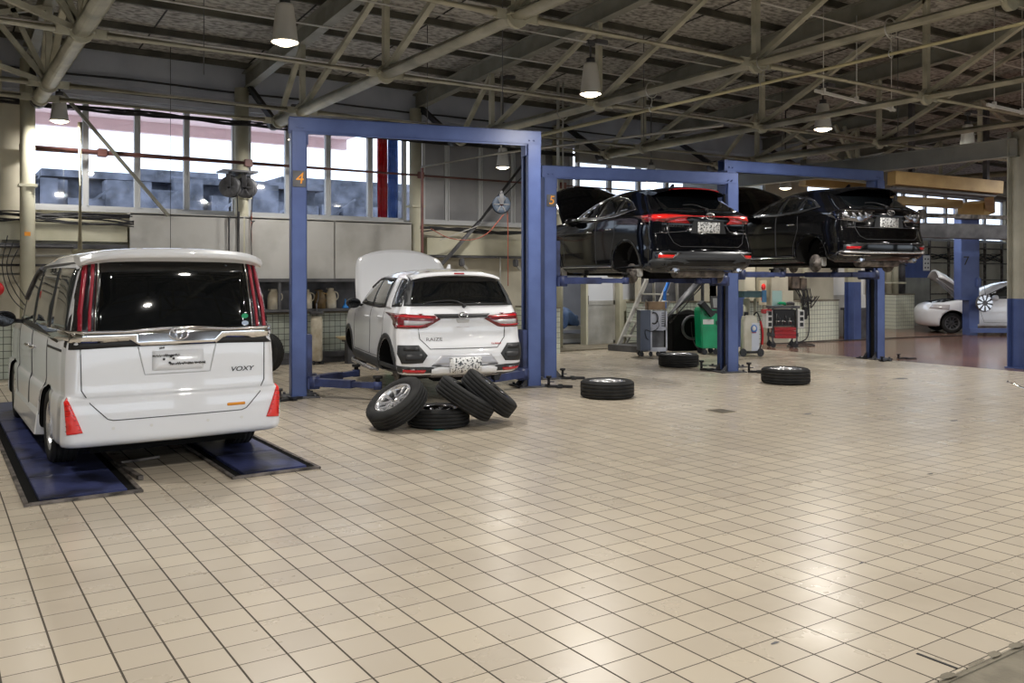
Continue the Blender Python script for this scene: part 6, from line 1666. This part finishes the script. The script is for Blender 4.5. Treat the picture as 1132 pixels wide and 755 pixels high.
tag(obj('pipe_rack', bm, M_rust), 'rusty shelving frame on the wall behind the white car', 'rack')

# ================================================================== BLUE COLUMN LIFT AND YELLOW GANTRY FAR RIGHT
t = thing('column_lift', 'big blue column lift standing before the white car', 'car lift', (23.55, 13.18, 0), -R(33))
bm = B(); bx(bm, -.26, .16, -.2, .2, .95, 3.2, bev=.01); bx(bm, -.04, .20, -.18, .18, 0, .95, bev=.01); obj('column', bm, M_blue, t)
bm = B(); bx(bm, .16, .26, -.15, .15, .3, 3.4, bev=.01); bx(bm, -.27, .29, -.22, .22, 3.2, 3.5, bev=.02); obj('guide', bm, M_blue, t)
p = t.children[0]; text_obj('7', .34, M_black, p, T(-.05, -.206, 2.35) @ RX(PI / 2) @ T(-.08, -.35, 0), 'painted_number', .002)
bm = B(); bx(bm, -.1, 1.6, -.35, -.22, .08, .20); bx(bm, .12, .26, -.26, -.2, 1.30, 1.55, bev=.02); obj('arm', bm, M_blue, t)
wc = thing('wheel_cover', 'silver slotted wheel cover hanging on the blue column lift', 'wheel cover', (23.45, 12.66, .88), -R(33))
bm = B(); lathe(bm, [(.001, .03), (.06, .035), (.19, .03), (.235, .0), (.225, -.01), (.001, .0)], 36, RX(PI / 2)); obj('cover_disc', bm, M_dkgrey, wc, True)
for k in range(9):
    a = 2 * PI * k / 9; bm = B(); prism(bm, [(-.012, .07), (.012, .07), (.045, .205), (-.045, .205)], .012, RY(a) @ T(0, -.045, 0)); obj('spoke', bm, M_silver, wc)
bm = B(); tube(bm, [(.05, .02, .20), (.05, .08, .45), (.05, .12, .5)], .008, 6); obj('hook', bm, M_black, wc)
t = thing('yellow_gantry', 'ochre yellow overhead box beams at the upper right', 'gantry')
bm = B(); beam(bm, (17.4, 11.4, 3.72), (20.25, 10.6, 3.60), .25, .28); beam(bm, (18.6, 13.5, 3.52), (21.6, 12.3, 3.40), .3, .20); obj('box_beam', bm, M_ylw, t)
bm = B(); beam(bm, (17.6, 13.9, 3.95), (20.0, 13.4, 3.9), .25, .35); beam(bm, (20.4, 10.9, 3.50), (24, 12.8, 3.40), .2, .2); beam(bm, (22.5, 12.5, 3.3), (24.2, 13.1, 3.5), .6, .35); obj('cross_arm', bm, M_ylw, t)
bm = B(); beam(bm, (17.5, 11.5, 3.50), (20.2, 10.75, 3.42), .3, .05); obj('underside_rail', bm, M_dkgrey, t)
bm = B(); cyl(bm, (22.9, 12.75, 3.1), (22.9, 12.75, 3.5), .35, seg=24); obj('swivel_drum', bm, M_dkgrey, t)
for hx, hy in ((17.9, 11.25), (19.9, 10.7)):
    bm = B(); beam(bm, (hx, hy, 3.75), (hx, hy, 5.5), .1, .1); obj('hanger', bm, M_dkgrey, t)
t = thing('lift_runway', 'dark raised lift runway spanning beside the rightmost black car', 'lift runway')
bm = B(); beam(bm, (18.9, 12.6, 2.70), (25.5, 10.0, 2.62), .5, .34); obj('runway', bm, M_dkgrey, t)
bm = B(); beam(bm, (18.9, 12.75, 3.08), (25.5, 10.15, 3.0), .08, .10); cyl(bm, (19.9, 12.2, 3.08), (19.9, 12.3, 3.08), .12); obj('rail', bm, M_rust, t)
for x, y in ((25.4, 10.0), (19.2, 12.48)):
    bm = B(); beam(bm, (x, y, 2.8), (x, y, roofz(y)), .06, .06); obj('hanger', bm, M_dkgrey, t)

# broken metal tool at the right edge
t = thing('creeper', 'chrome handle of a low trolley at the right edge', 'trolley', (10.95, 5.45, 0))
bm = B(); tube(bm, [(-.04, .16, .31), (.08, .0, .22), (.42, -.2, .12)], .016, 8, 1); obj('handle', bm, M_chrome, t)
bm = B(); bx(bm, .30, 1.1, -.6, -.1, .08, .13, bev=.02); obj('deck', bm, M_dkgrey, t)
castors(t, (.38, 1.02), (-.52, -.18), .04)
